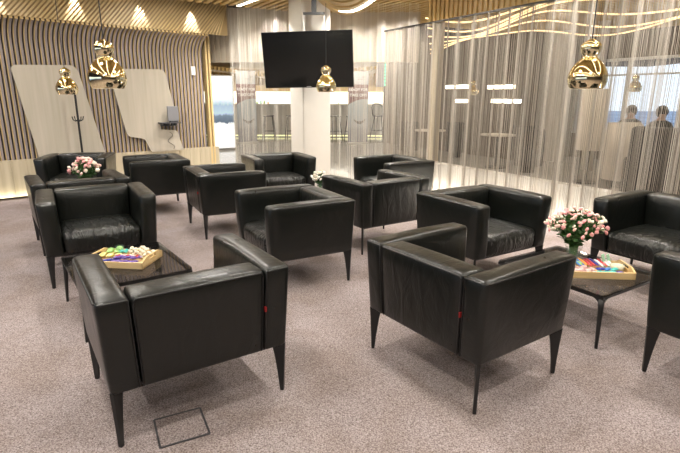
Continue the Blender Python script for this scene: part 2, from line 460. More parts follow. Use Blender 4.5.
# ------------------------------------------------------------------ armchairs
W, DP, H, B0 = .869, .727, .70, .265
AT = .135
def taper(p):
    k = (p.z-B0)/(H-B0); s = .962+.052*k
    return Vector((p.x*s, p.y*s, p.z))
def make_chair():
    root = empty('armchair')
    for sx in (-1, 1):
        x0, x1 = sorted((sx*(W/2-AT+.003), sx*W/2))
        pf = [.004, .004, .004, .014, 0, .012]
        a = obj('arm', pillow(x0, x1, -DP/2, DP/2, B0, H, .021, (9, 14, 10), pf, taper), M['leather'], root, True)
        bm = bmesh.new(); z = H-.014
        xo = sx*(W/2-.004); xi = sx*(W/2-AT+.010); yb = -DP/2+.004
        pts = [(xo, DP/2-.03, z+.004)] + [(xo+sx*.002, DP/2-.03-(DP-.06)*t/8, z+.004) for t in range(1, 9)] + [(xo-sx*.012, yb-.001, z+.003), (xi, yb-.002, z+.003), (xi, yb-.002, H-.12), (xi, yb, B0+.01)]
        tube(bm, [taper(Vector(p)) for p in pts], .0050, 6)
        obj('piping', bm, M['piping'], a, True)
    xb = W/2-AT
    bk = obj('backrest', pillow(-xb, xb, -DP/2, -DP/2+.165, B0, H, .021, (14, 8, 10), [0, 0, .004, .02, 0, .010], taper), M['leather_back'], root, True)
    bm = bmesh.new(); z = H-.012
    tube(bm, [taper(Vector(p)) for p in [(-xb+.008, -DP/2+.002, B0+.01), (-xb+.008, -DP/2+.002, z-.02), (-xb+.02, -DP/2+.002, z)] + [(-xb+.02+(2*xb-.04)*t/8, -DP/2+.001, z) for t in range(1, 9)] + [(xb-.008, -DP/2+.002, z-.02), (xb-.008, -DP/2+.002, B0+.01)]], .0050, 6)
    obj('piping', bm, M['piping'], bk, True)
    obj('seat', pillow(-xb-.002, xb+.002, -DP/2+.15, DP/2-.004, B0, .435, .04, (16, 14, 8), [0, 0, 0, .016, 0, .022], taper), M['leather_seat'], root, True)
    obj('frame', boxm(-W/2+.06, W/2-.06, -DP/2+.05, DP/2-.05, B0-.012, B0+.02), M['leg'], root)
    # blade legs standing on the diagonals, tapering to small feet
    for sx in (-1, 1):
        for sy in (-1, 1):
            d = Vector((-sx, -sy, 0)).normalized(); c = Vector((sx*(W/2-.020), sy*(DP/2-.020), 0))
            bm = bmesh.new(); n = Vector((-d.y, d.x, 0))*.0085
            ring = []
            for z, a, b in ((.0025, .014, .032), (.10, .010, .042), (.20, .005, .056), (B0+.012, 0., .072)):
                ring.append([bm.verts.new(c+d*a-n+Vector((0, 0, z))), bm.verts.new(c+d*b-n+Vector((0, 0, z))), bm.verts.new(c+d*b+n+Vector((0, 0, z))), bm.verts.new(c+d*a+n+Vector((0, 0, z)))])
            for A, Bq in zip(ring, ring[1:]):
                for k in range(4): bm.faces.new((A[k], A[(k+1) % 4], Bq[(k+1) % 4], Bq[k]))
            bm.faces.new(ring[0][::-1]); bm.faces.new(ring[-1])
            obj('leg', bm, M['leg'], root)
    o = obj('tag', boxm(xb-.003, xb+.005, -DP/2-.010, -DP/2+.004, .487, .512), M['tag'], root); o['label'] = 'small red fabric tag in the back seam'
    return root

chairs = [
 (-.815, 2.36, 123.9, 'black leather armchair in left foreground, back turned, standing behind the floor hatch'),
 (.703, 2.624, 34.8, 'black leather armchair in right foreground, rear corner and red tag toward the viewer'),
 (-2.123, 4.202, -59.4, 'black leather armchair facing the viewer across the left sweets table'),
 (1.225, 4.166, -58.3, 'black leather armchair left of the pink flower vase, backed by the bright curtain foot'),
 (-.406, 4.114, 209.2, 'black leather armchair at picture centre, open side to the left, right of left sweets table'),
 (.367, 5.128, 124.0, 'black leather armchair seen from behind, standing just right of the central armchair'),
 (-1.347, 5.652, 28.3, 'black leather armchair showing back corner, behind and left of the central armchair'),
 (.711, 6.677, 209.6, 'black leather armchair right of the white column, before the bead curtain corner'),
 (-.878, 6.967, -64.7, 'black leather armchair facing the viewer beneath the left half of the television'),
 (-2.493, 6.672, 209.1, 'black leather armchair side on under the notched wall panel'),
 (-3.672, 6.9, -76.3, 'black leather armchair facing the viewer in front of the coat stand'),
 (-2.72, 5.05, 125.5, 'black leather armchair standing back to back behind the one at the left sweets table'),
 (2.65, 3.86, 212.0, 'black leather armchair cut by the right edge, behind the right sweets tray'),
 (2.24, 2.44, 122.0, 'black leather armchair cut by the right edge in foreground, one leg showing'),
]
c0 = make_chair()
for i, (x, y, a, lab) in enumerate(chairs):
    o = c0 if i == 0 else copy_tree(c0)
    o.location = (x, y, .002); o.rotation_euler = (0, 0, R(a-90))
    tag(o, lab, 'armchair', 'black leather armchairs of the lounge')

# ------------------------------------------------------------------ glass coffee tables
TL, TW, TH = .80, .71, .350
def make_table():
    root = empty('coffee_table')
    poly = rounded([(-TL/2, -TW/2), (TL/2, -TW/2), (TL/2, TW/2), (-TL/2, TW/2)], .025, 4)
    def slab(poly, z0, z1):
        bm = bmesh.new()
        a = [bm.verts.new((x, y, z0)) for x, y in poly]; b = [bm.verts.new((x, y, z1)) for x, y in poly]
        bm.faces.new(a[::-1]); bm.faces.new(b); n = len(poly)
        for i in range(n): bm.faces.new((a[i], a[(i+1) % n], b[(i+1) % n], b[i]))
        return bm
    obj('tabletop', slab(poly, TH-.010, TH), M['smoke'], root)['label'] = 'smoked glass top'
    bm = bmesh.new()
    w = .022
    for x0, x1, y0, y1 in ((-TL/2+.004, TL/2-.004, -TW/2+.004, -TW/2+w), (-TL/2+.004, TL/2-.004, TW/2-w, TW/2-.004), (-TL/2+.004, -TL/2+w, -TW/2+w, TW/2-w), (TL/2-w, TL/2-.004, -TW/2+w, TW/2-w)):
        box(bm, x0, x1, y0, y1, TH-.030, TH-.0105)
    obj('rim', bm, M['leg'], root)
    for sx in (-1, 1):
        for sy in (-1, 1):
            bm = bmesh.new()
            pts = [(sx*(TL/2-.005), sy*(TW/2-.005), .0), (sx*(TL/2-.012), sy*(TW/2-.012), .12), (sx*(TL/2-.02), sy*(TW/2-.02), .25), (sx*(TL/2-.024), sy*(TW/2-.024), TH-.03)]
            tube(bm, pts, [.010, .013, .016, .021], 10)
            for ex, ey in ((1, 0), (0, 1)):   # curved webs that run the leg into the rim
                o = Vector((sx*(TL/2-.016), sy*(TW/2-.016), 0)); dx = Vector((-sx*ex, -sy*ey, 0)); nn = Vector((ey, ex, 0))*.009
                prof = [(0, TH-.10)] + [(.085*(1-math.cos(k/5*PI/2)), TH-.10+.075*math.sin(k/5*PI/2)) for k in range(1, 6)] + [(0, TH-.02)]
                A = [bm.verts.new(o+dx*u-nn+Vector((0, 0, z))) for u, z in prof]; Bq = [bm.verts.new(o+dx*u+nn+Vector((0, 0, z))) for u, z in prof]
                bm.faces.new(A); bm.faces.new(Bq[::-1])
                for k in range(len(prof)): bm.faces.new((A[k], Bq[k], Bq[(k+1) % len(prof)], A[(k+1) % len(prof)]))
            obj('leg', bm, M['leg'], root, True)
    return root
tables = [(-1.54, 3.35, 126, 'black glass coffee table with sweets tray between the left foreground armchairs'),
          (1.671, 3.29, 122.5, 'black glass coffee table with flower vase and sweets tray on the right'),
          (-3.15, 6.0, 120, 'black glass coffee table under small bouquet, before the coat stand armchair'),
          (-.2, 6.02, 122, 'black glass coffee table with pale flowers, hidden behind the central armchair')]
t0 = make_table()
for i, (x, y, a, lab) in enumerate(tables):
    o = t0 if i == 0 else copy_tree(t0)
    o.location = (x, y, .002); o.rotation_euler = (0, 0, R(a)); tag(o, lab, 'coffee table', 'glass coffee tables')
TZ = TH+.002

# ------------------------------------------------------------------ trays with sweets
def make_tray(label, x, y, rz, L, Wd):
    root = empty('serving_tray', (x, y, TZ), R(rz), label=label, cat='tray')
    obj('base', boxm(-L/2, L/2, -Wd/2, Wd/2, 0, .012), M['traywood'], root)
    for sy in (-1, 1):
        y0, y1 = sorted((sy*Wd/2, sy*(Wd/2-.011)))
        obj('side', boxm(-L/2, L/2, y0, y1, .012, .045, .002), M['traywood'], root)
    for sx in (-1, 1):
        bm = bmesh.new(); hw = Wd/2
        # end board rising to a handle slot
        out = [(-hw, .0), (hw, .0), (hw, .045), (hw*.62, .068), (-hw*.62, .068), (-hw, .045)]
        inn = [(-.048, .040), (.048, .040), (.048, .060), (-.048, .060)]
        x0, x1 = sx*L/2, sx*(L/2-.012)
        cells = [[out[0], out[1], inn[1], inn[0]], [out[1], out[2], out[3], inn[2], inn[1]], [out[3], out[4], inn[3], inn[2]], [out[4], out[5], out[0], inn[0], inn[3]]]
        vm = {}
        def V(p, xx):
            k = (p, xx)
            if k not in vm: vm[k] = bm.verts.new((xx, p[0], p[1]+.0))
            return vm[k]
        for c in cells:
            bm.faces.new([V(p, x0) for p in c]); bm.faces.new([V(p, x1) for p in c[::-1]])
        for lp in (out, inn):
            for k in range(len(lp)): bm.faces.new((V(lp[k], x0), V(lp[(k+1) % len(lp)], x0), V(lp[(k+1) % len(lp)], x1), V(lp[k], x1)))
        obj('handle_end', bm, M['traywood'], root)
    return root
tray1 = make_tray('light wooden tray of wrapped sweets on the left glass table', -1.545, 3.375, -6, .42, .30)
tray2 = make_tray('light wooden tray of sweets and sachets beside the pink flower vase', 1.735, 3.185, -4, .42, .26)
MS = {}
for nme, col in dict(purple=(.12, .06, .30), blue=(.05, .18, .50), teal=(.10, .55, .50), cream=(.82, .74, .56), pink=(.78, .52, .50), green=(.30, .55, .16), red=(.55, .05, .06), orange=(.80, .35, .07), white=(.80, .80, .78), mint=(.42, .72, .52), navy=(.03, .04, .30), yellow=(.78, .70, .25)).items():
    MS[nme] = mat('wrapper_'+nme, col, .3, var=.12, vscale=90)
def sweet_mesh(L, w, h, twist):
    bm = bmesh.new()
    n = 8
    prof = [(-L/2, w*.5 if twist else w*.42, .1), (-L/2*.72, w*.22 if twist else w*.5, .35), (-L/2*.6, w*.5, 1), (L/2*.6, w*.5, 1), (L/2*.72, w*.22 if twist else w*.5, .35), (L/2, w*.5 if twist else w*.42, .1)]
    rings = []
    for x, ww, hh in prof:
        rings.append([bm.verts.new((x, ww*math.cos(2*PI*k/n), h/2*hh*math.sin(2*PI*k/n))) for k in range(n)])
    for A, Bq in zip(rings, rings[1:]):
        for k in range(n): bm.faces.new((A[k], A[(k+1) % n], Bq[(k+1) % n], Bq[k]))
    bm.faces.new(rings[0][::-1]); bm.faces.new(rings[-1])
    return bm
protos = {}
def sweet(name, color, tray, lx, ly, lz, rz, L, w, h, twist, label, cat, group, tilt=0):
    key = (name, color, L, w)
    if key not in protos:
        o = obj(name, sweet_mesh(L, w, h, twist), MS[color], None, True); protos[key] = o
    else:
        o = protos[key].copy(); C.objects.link(o)
    c, s = math.cos(tray.rotation_euler[2]), math.sin(tray.rotation_euler[2])
    o.location = (tray.location[0]+c*lx-s*ly, tray.location[1]+s*lx+c*ly, TZ+lz)
    o.rotation_euler = (0, tilt, tray.rotation_euler[2]+rz); tag(o, label, cat, group)
    return o
rnd = random.Random(3)
# left tray: purple bars at the front right, cream sweets behind, green packets at the left
for k in range(6):
    sweet('chocolate_bar', 'purple', tray1, -.02+(k % 3)*.062, -.090+(k//3)*.05, .030+.016*(k//3), .75+rnd.uniform(-.15, .15), .085, .034, .020, False, 'purple wrapped chocolate bar at the front of the left tray', 'chocolate bar', 'purple bars in the left tray', )
for k in range(3):
    sweet('chocolate_bar', 'navy', tray1, -.14+k*.05, -.09+.02*k, .030, .6+rnd.uniform(-.2, .2), .07, .030, .020, False, 'dark blue wrapped bar at the front left of the left tray', 'chocolate bar', 'dark blue bars in the left tray')
for k in range(22):
    i, j = k % 6, k//6
    sweet('wrapped_sweet', 'cream', tray1, .02+i*.032+rnd.uniform(-.006, .006), .02+j*.027+rnd.uniform(-.004, .004), .030+.018*((i+j) % 3)+.012*(j > 0), rnd.uniform(0, 3), .042, .024, .024, True, 'cream wrapped sweet in the heap at right of left tray', 'sweet', 'cream sweets in the left tray')
for k in range(5):
    sweet('snack_packet', 'green' if k % 2 else 'yellow', tray1, -.185+k*.028, .035+(k % 2)*.05, .035+.018*(k % 2), 1.9+rnd.uniform(-.3, .3), .09, .045, .022, False, ('green' if k % 2 else 'yellow')+' snack packet lying at the left of the left tray', 'snack packet', ('green' if k % 2 else 'yellow')+' packets in the left tray')
for k in range(5):
    sweet('wrapped_sweet', 'pink', tray1, -.06+k*.03, .0+.012*(k % 2), .040, rnd.uniform(0, 3), .045, .024, .022, True, 'pink wrapped sweet in the middle of the left tray', 'sweet', 'pink sweets in the left tray')
for k in range(3):
    sweet('wrapped_sweet', 'teal', tray1, -.07+k*.035, .075+.01*k, .05, rnd.uniform(0, 3), .05, .03, .028, True, 'teal wrapped sweet at the back of the left tray', 'sweet', 'teal sweets in the left tray')
for k in range(3):
    sweet('wrapped_sweet', 'red', tray1, -.03+k*.07, -.03, .052, rnd.uniform(0, 3), .04, .022, .02, True, 'dark red wrapped sweet in the middle of the left tray', 'sweet', 'red sweets in the left tray')
cup = empty('paper_cup', (tray1.location[0]-.075, tray1.location[1]+.095, TZ+.0125), 0, label='small clear cup of green sweets at the back of the left tray', cat='cup')
bm = bmesh.new(); lathe(bm, [(.0, .0), (.024, 0), (.031, .075), (.028, .075), (.022, .004), (.0, .004)], 20); obj('cup_wall', bm, M['clear'], cup, True)
bm = bmesh.new(); lathe(bm, [(.0, .006), (.020, .006), (.026, .06), (.015, .07), (0, .072)], 16); obj('filling', bm, MS['green'], cup, True)
# right tray
for k in range(14):
    sweet('wrapped_sweet', 'pink', tray2, -.175+(k % 5)*.034, -.09+(k//5)*.038, .028+.012*(k % 2), rnd.uniform(0, 3), .048, .027, .024, True, 'pale pink wrapped sweet at the left of the right tray', 'sweet', 'pale pink sweets in the right tray')
for k, cn in enumerate(['blue', 'blue', 'orange', 'red', 'red', 'navy', 'white', 'red', 'white', 'white']):
    sweet('sugar_sachet', cn, tray2, -.10+k*.025, .055+.010*(k % 3), .050, -1.25+rnd.uniform(-.06, .06), .095, .020, .012, False, cn+' sachet in the row at the back of the right tray', 'sachet', cn+' sachets in the right tray', tilt=.25)
for k in range(7):
    cn = ['teal', 'navy', 'teal', 'blue', 'teal', 'teal', 'navy'][k]
    sweet('chocolate_bar', cn, tray2, -.005+k*.022, -.085+.028*(k % 2), .030+.014*(k % 2), .5+rnd.uniform(-.4, .4), .065, .032, .020, False, cn+' wrapped bar at the front middle of the right tray', 'chocolate bar', cn+' bars in the right tray')
for k in range(3):
    sweet('snack_packet', 'green', tray2, -.15+k*.035, .065, .045, .4+k*.5, .08, .04, .02, False, 'dark green packet at the back left of the right tray', 'snack packet', 'green packets in the right tray')
dish = empty('glass_dish', (tray2.location[0]+.148, tray2.location[1]-.01, TZ+.0125), 0, label='small glass dish of creamy white sweets in the right tray', cat='dish')
bm = bmesh.new(); lathe(bm, [(0, 0), (.044, 0), (.048, .058), (.045, .058), (.041, .004), (0, .004)], 24); obj('bowl', bm, M['clear'], dish, True)
bm = bmesh.new(); lathe(bm, [(0, .006), (.040, .006), (.043, .044), (.02, .048), (0, .05)], 24); obj('filling', bm, MS['cream'], dish, True)
for k in range(2):
    bm = boxm(-.011, .011, -.003, .003, 0, .10, .002)
    o = obj('sugar_stick', bm, MS['mint'], None, False, (tray2.location[0]+.115+k*.035, tray2.location[1]+.075, TZ+.014), (0, R(-22), R(12)))
    tag(o, 'mint green sugar stick standing behind the glass dish', 'sugar stick', 'mint sugar sticks')

# ------------------------------------------------------------------ flowers
def flower_mesh(r, seed):
    rr = random.Random(seed); bm = bmesh.new()
    bmesh.ops.create_icosphere(bm, subdivisions=2, radius=1)
    for v in bm.verts:
        a = math.atan2(v.co.y, v.co.x); k = 1+.16*math.sin(a*6+v.co.z*5+seed)+rr.uniform(-.10, .10)
        z = v.co.z
        v.co = Vector((v.co.x*r*k, v.co.y*r*k, z*r*.72*(1 if z > 0 else .8)))
    return bm
fprot = []
def get_flower(kind, i):
    return
def bouquet(label, x, y, z, radius, height, n, seed, cols, spread=1.0, fr=.021):
    rr = random.Random(seed)
    root = empty('flower_bouquet', (x, y, z), 0, label=label, cat='flowers')
    protos = []
    heads = []
    for k in range(n):
        u = (k+.5)/n; el = math.acos(1-u*.98); az = k*2.39996+rr.uniform(-.25, .25)
        rad = radius*(.80+rr.uniform(-.12, .22))
        hd = Vector((rad*math.sin(el)*math.cos(az)*spread, rad*math.sin(el)*math.sin(az)*.85*spread, height*.62+height*.40*math.cos(el)+rr.uniform(-.02, .02)))
        heads.append((hd, el, az))
    bm = bmesh.new()
    for hd, el, az in heads:
        b0 = Vector((rr.uniform(-.016, .016), rr.uniform(-.016, .016), .012)); m1 = Vector((hd.x*.22, hd.y*.22, height*.42))
        tube(bm, [b0, m1, (hd+m1)/2+Vector((0, 0, .02)), hd], .0018, 5)
    obj('stems', bm, M['stem'], root)
    bm = bmesh.new()
    for k in range(n*9):
        hd, el, az = heads[k % n]; t = rr.uniform(.0, .92)
        p = Vector((hd.x*t*.9, hd.y*t*.9, height*.30+(hd.z-height*.30)*t))
        d = Vector((rr.uniform(-1, 1), rr.uniform(-1, 1), rr.uniform(.0, 1))).normalized()
        s = d.cross(Vector((rr.uniform(-1, 1), rr.uniform(-1, 1), .3))).normalized()
        L, w = rr.uniform(.035, .065), rr.uniform(.006, .012)
        q = [p, p+d*L*.5+s*w, p+d*L-Vector((0, 0, .006)), p+d*L*.5-s*w]
        bm.faces.new([bm.verts.new(v) for v in q])
    tag(obj('foliage', bm, M['green'], root), kind='stuff')
    for k, (hd, el, az) in enumerate(heads):
        ci = cols[rr.randrange(len(cols))]
        key = (ci, k % 2)
        ex = [p for p in protos if p[0] == key]
        if ex:
            o = ex[0][1].copy(); C.objects.link(o); o.parent = root
        else:
            o = obj('flower_head', flower_mesh(fr, k), M['f_'+ci], root, True); protos.append((key, o))
        o.location = hd; o.rotation_euler = (el*.8*math.sin(az)*-1, el*.8*math.cos(az), az); s = rr.uniform(.8, 1.2); o.scale = (s, s, s)
    return root
def vase(label, x, y, z, r, h):
    root = empty('flower_vase', (x, y, z), 0, label=label, cat='vase')
    bm = bmesh.new(); lathe(bm, [(0, 0), (r*.8, 0), (r*.9, .01), (r*.82, h*.5), (r*1.02, h), (r*.96, h), (r*.76, h*.5), (r*.8, .014), (0, .012)], 28)
    obj('glass_body', bm, M['clear'], root, True)
    bm = bmesh.new(); lathe(bm, [(0, .015), (r*.77, .015), (r*.74, h*.45), (0, h*.45)], 24); obj('water', bm, M['clear'], root, True)
vase('clear glass vase on the right glass table beside the sweets tray', 1.690, 3.415, TZ, .058, .118)
bouquet('bouquet of pink and cream carnations in the vase on the right table', 1.690, 3.415, TZ+.01, .205, .365, 120, 5, ['pink', 'pink', 'palepink', 'palepink', 'cream', 'cream'], 1.08, .0145)
vase('clear glass vase on the far left table before the coat stand chair', -3.10, 5.98, TZ, .05, .13)
bouquet('bouquet of cream and peach flowers on the far left table', -3.10, 5.98, TZ+.01, .185, .41, 60, 9, ['palepink', 'cream', 'palepink', 'pink', 'cream'], 1.05, .023)
vase('clear glass vase on the table hidden behind the central armchair', -.245, 6.05, TZ, .05, .13)
bouquet('white flowers peeking over the back of the central armchair', -.245, 6.05, TZ+.01, .12, .24, 30, 11, ['white_f', 'cream', 'white_f'], 1.0, .022)

# ------------------------------------------------------------------ gold pendant lamps
LPF = [(0, .80), (.03, .86), (.11, .955), (.2, 1.0), (.3, .97), (.41, .85), (.50, .70), (.57, .54), (.62, .40), (.66, .355), (.71, .43), (.77, .5), (.82, .515), (.88, .49), (.93, .38), (.97, .22), (1.0, .10)]
def smooth_prof(pf, n=4):
    out = []
    for i in range(len(pf)-1):
        p0 = pf[max(0, i-1)]; p1 = pf[i]; p2 = pf[i+1]; p3 = pf[min(len(pf)-1, i+2)]
        for k in range(n):
            t = k/n
            out.append(tuple(.5*((2*p1[a])+(-p0[a]+p2[a])*t+(2*p0[a]-5*p1[a]+4*p2[a]-p3[a])*t*t+(-p0[a]+3*p1[a]-3*p2[a]+p3[a])*t**3) for a in (0, 1)))
    return out+[pf[-1]]
def make_pendant():
    root = empty('pendant_lamp')
    Hh, Rr = .305, .119
    pf = [(r*Rr, h*Hh) for h, r in smooth_prof(LPF)]
    bm = bmesh.new(); lathe(bm, pf, 48, cap1=True); obj('lamp_shade', bm, M['gold'], root, True)['label'] = 'mirror gold gourd shaped shade'
    bm = bmesh.new(); lathe(bm, [(pf[0][0], 0), (pf[0][0]-.004, 0)]+[(max(.01, r-.005), z) for r, z in pf if .004 < z < .2], 40); obj('lining', bm, M['lampin'], root, True)
    bm = bmesh.new(); lathe(bm, [(0, .06), (.018, .065), (.026, .09), (.018, .12), (.012, .15), (0, .15)], 16); obj('bulb', bm, M['bulb'], root, True)
    bm = bmesh.new(); tube(bm, [(0, 0, Hh-.01), (0, 0, CEIL-1.55)], .0035, 6); obj('cord', bm, M['cord'], root)
    obj('ceiling_cap', cyl(.05, CEIL-1.55-.002, CEIL-1.55+.02), M['cord'], root)
    return root
p0 = make_pendant()
pend = [(-1.527, 3.37, 1.549, 'gold gourd pendant lamp over the left sweets table, large in the picture'),
        (1.585, 3.31, 1.559, 'gold gourd pendant lamp over the right flower table, before the bead curtain'),
        (-3.205, 6.0, 1.52, 'small looking gold pendant lamp before the beige parallelogram wall panel'),
        (-.172, 6.1, 1.56, 'gold pendant lamp hanging before the lower right of the television'),
        (*st(1.60, 4.55), 1.62, 'far gold pendant lamp behind the bead curtain before the bright window'),
        (*st(-1.15, 3.2), 1.56, 'far gold pendant lamp behind the curtain beside the light bars')]
for i, (x, y, z, lab) in enumerate(pend):
    o = p0 if i == 0 else copy_tree(p0)
    o.location = (x, y, z); o.rotation_euler = (0, 0, i*.7); tag(o, lab, 'pendant lamp', 'gold pendant lamps')

# ------------------------------------------------------------------ column and television
E30 = Vector((.866, .5)); E120 = Vector((-.5, .866))
cc = Vector((-.60, 8.20))
bm = bmesh.new(); s = .505
pts = [cc, cc+E30*s, cc+E30*s+E120*s, cc+E120*s]
a = [bm.verts.new((p.x, p.y, 0)) for p in pts]; b = [bm.verts.new((p.x, p.y, CEIL+.05)) for p in pts]
bm.faces.new(a[::-1]); bm.faces.new(b)
for i in range(4): bm.faces.new((a[i], a[(i+1) % 4], b[(i+1) % 4], b[i]))
bmesh.ops.bevel(bm, geom=[e for e in bm.edges if abs(e.verts[0].co.z-e.verts[1].co.z) > 1], offset=.012, segments=2, affect='EDGES')
struct(obj('trim_2', bm, M['white']))
bm = bmesh.new(); pc = sum((p for p in pts), Vector((0, 0)))/4
q = [pc+(p-pc)*1.03 for p in pts]
a = [bm.verts.new((p.x, p.y, 0)) for p in q]; b = [bm.verts.new((p.x, p.y, .07)) for p in q]
bm.faces.new(a[::-1]); bm.faces.new(b)
for i in range(4): bm.faces.new((a[i], a[(i+1) % 4], b[(i+1) % 4], b[i]))
struct(obj('trim_3', bm, M['silver']))

tv = empty('television', (-.4886, 7.70, 2.035), 0, label='black flat television hung from the ceiling in front of the white column', cat='television')
TR = (R(8.44), R(-.83), -.1673)
TWd, THt = 1.3588, 1.3588*.585
obj('casing', boxm(-TWd/2, TWd/2, .0, .045, -THt/2, THt/2, .006), M['tvframe'], tv, rot=TR)
obj('screen', boxm(-TWd/2+.014, TWd/2-.014, -.004, .002, -THt/2+.028, THt/2-.014), M['screen'], tv, rot=TR)
bm = bmesh.new()
for x0, x1, z0, z1 in ((-TWd/2, TWd/2, THt/2-.014, THt/2), (-TWd/2, TWd/2, -THt/2, -THt/2+.028), (-TWd/2, -TWd/2+.014, -THt/2+.028, THt/2-.014), (TWd/2-.014, TWd/2, -THt/2+.028, THt/2-.014)):
    box(bm, x0, x1, -.008, .001, z0, z1)
obj('bezel', bm, M['tvframe'], tv, rot=TR)
obj('badge', boxm(-.035, .035, -.0095, -.0075, -THt/2+.010, -THt/2+.019), M['silver'], tv, rot=TR)
BO, BR_ = (.09, .16, -2.035), (0, 0, -.05)
obj('crossbar', boxm(-.16, .16, -.02, .02, 2.68, 2.715), M['cord'], tv, loc=BO, rot=BR_)
obj('drop_tube', boxm(-.035, .035, -.02, .02, 2.715, 3.03), M['cord'], tv, loc=BO, rot=BR_)
for sx in (-.15, .15): obj('hanger', boxm(sx-.006, sx+.006, -.006, .006, 2.30, 2.68), M['silver'], tv, loc=BO, rot=BR_)
obj('wall_plate', boxm(-.25, .25, -.112, -.012, 2.02, 2.32), M['dgrey'], tv, loc=BO, rot=BR_)

# ------------------------------------------------------------------ chain curtains
def curtain(name, poly, z0, z1, step, rad, fold, m, label, seed, gap=.0):
    rr = random.Random(seed); bm = bmesh.new()
    poly = [Vector(p) for p in poly]
    for a, b in zip(poly, poly[1:]):
        L = (b-a).length; d = (b-a)/L; n = Vector((-d.y, d.x)); x = 0
        ph = rr.uniform(0, 6)
        while x < L:
            dens = 1+.30*math.sin(x*7.3+ph)*math.sin(x*2.1+1.3*ph)+.20*math.sin(x*23+ph)
            x += step*rr.uniform(.45, 1.55)/max(.45, dens)
            o = fold*math.sin(x*31+2*math.sin(x*5))+rr.uniform(-.006, .006)
            p = a+d*x+n*o; r = rad*rr.uniform(.75, 1.25); an = rr.uniform(0, 2)
            lean = d*rr.uniform(-.006, .006)
            lo = z0+rr.uniform(0, .01)
            A = [bm.verts.new((p.x+lean.x+r*math.cos(an+k*2.0944), p.y+lean.y+r*math.sin(an+k*2.0944), lo)) for k in range(3)]
            Bq = [bm.verts.new((p.x+r*math.cos(an+k*2.0944), p.y+r*math.sin(an+k*2.0944), z1)) for k in range(3)]
            for k in range(3): bm.faces.new((A[k], A[(k+1) % 3], Bq[(k+1) % 3], Bq[k]))
    return tag(obj(name, bm, m, None, True), label, 'curtain', None, 'stuff')
RAIL = 2.535
curtain('chain_curtain', [st(0, 0), st(7.6, 0)], .01, RAIL, .0052, .0020, .035, M['chain'], 'champagne metal chain curtain along the right side of the lounge', 1)
bl = [Vector((-2.02, 9.35)), Vector((-1.05, 8.95))]
curtain('chain_curtain', [bl[0], bl[1], Vector((.2, 8.88)), st(.15, .35)+Vector((0, .1)), Vector((1.3, 8.75))], .01, CEIL, .0092, .0015, .03, M['chain2'], 'sheer silver chain curtain behind the white column in front of the bar', 2)
bm = bmesh.new(); obox(bm, st(-.02, -.03), st(7.6, -.03), .06, RAIL, RAIL+.018)
tag(obj('curtain_rail', bm, M['rail']), 'thin dark rail carrying the right chain curtain', 'curtain rail')
# golden fascia above the rail and the post behind it
bm = bmesh.new(); obox(bm, st(.95, .10), st(7.6, .10), .04, RAIL+.019, CEIL+.05)
for k in range(74): obox(bm, st(.95+k*.09, .075), st(1.00+k*.09, .075), .025, RAIL+.019, CEIL+.05)
struct(obj('trim_4', bm, M['ceilslat']))
bm = bmesh.new(); obox(bm, st(.88, .22), st(1.02, .22), .12, 0, CEIL+.05)
struct(obj('trim_5', bm, M['plinth']))
# lit white plinth behind the curtain
bm = bmesh.new(); obox(bm, st(.0, .10), st(7.6, .10), .16, 0, .53)
struct(obj('baseboard_right', bm, M['white']))

# ------------------------------------------------------------------ ceiling wave over the television
wv = empty('ceiling_wave', (0, 0, 0), 0, label='curved golden wooden ceiling wave with a light line above the television', cat='ceiling feature')
def wave_z(x, k): return 3.03-.56*math.exp(-((x-.02-.05*k)/.60)**2)
for k in range(5):
    bm = bmesh.new(); y0 = 5.05+k*.31
    top, bot = [], []
    for i in range(41):
        x = -1.15+i*.0575; zz = wave_z(x, k*.5-1)
        top.append((x, zz+.05)); bot.append((x, zz))
    for i in range(40):
        q = [(bot[i], 0), (bot[i+1], 0), (top[i+1], 0), (top[i], 0)]
        box_v = []
    A = [[bm.verts.new((x, y, z)) for x, z in row] for row, y in ((bot, y0), (bot, y0+.20), (top, y0+.20), (top, y0))]
    for i in range(40):
        for r in range(4): bm.faces.new((A[r][i], A[r][i+1], A[(r+1) % 4][i+1], A[(r+1) % 4][i]))
    bm.faces.new([A[r][0] for r in range(4)]); bm.faces.new([A[r][40] for r in range(4)])
    obj('wave_board', bm, M['ceilslat'], wv)
M['led2'] = emis('wavy_led', (1, .92, .78), 6)
M['led'] = emis('warm_white_led', (1, .90, .70), 9)
bm = bmesh.new(); y0 = 5.05+4*.31
pts = [(-.02+i*.04, y0-.055, wave_z(-.02+i*.04, 1.0)+.02) for i in range(0, 26)]
tube(bm, pts, .03, 8); obj('light_line', bm, M['led'], wv)['label'] = 'glowing warm white light line'

# linear lights and downlights in the slatted ceiling
def ceil_line(a, b, label, grp):
    a = Vector(a); b = Vector(b); c = (a+b)/2; d = (b-a)
    root = empty('linear_ceiling_light', (c.x, c.y, CEIL-.012), math.atan2(d.y, d.x), label=label, cat='ceiling light', group=grp)
    L = d.length
    obj('housing', boxm(-L/2, L/2, -.035, .035, .002, .06), M['white2'], root)
    obj('diffuser', boxm(-L/2+.01, L/2-.01, -.028, .028, -.006, .002), M['led'], root)
nth = ['first', 'second', 'third', 'fourth', 'fifth', 'sixth', 'seventh']
for k in range(7):
    n_ = -1.0-k*.85; bm = bmesh.new(); pts = []
    for i in range(90):
        p = st(-1+i*.14, n_+.16*math.sin(i*.14*1.3+k*1.1))
        if -3.2 < p.y < (4.75 if k < 5 else 7.2) and -6 < p.x < 6: pts.append((p.x, p.y, CEIL-.05))
    tube(bm, pts, .022, 6)
    tag(obj('wavy_light_line', bm, M['led2']), nth[k]+' wavy light line under the slatted ceiling over the armchairs, from the chain curtain', 'light line', 'ceiling light lines over the armchairs')
ceil_line((-1.741, 9.03), (-.85, 7.72), 'glowing linear light in the slatted ceiling left of the column', 'linear ceiling lights')

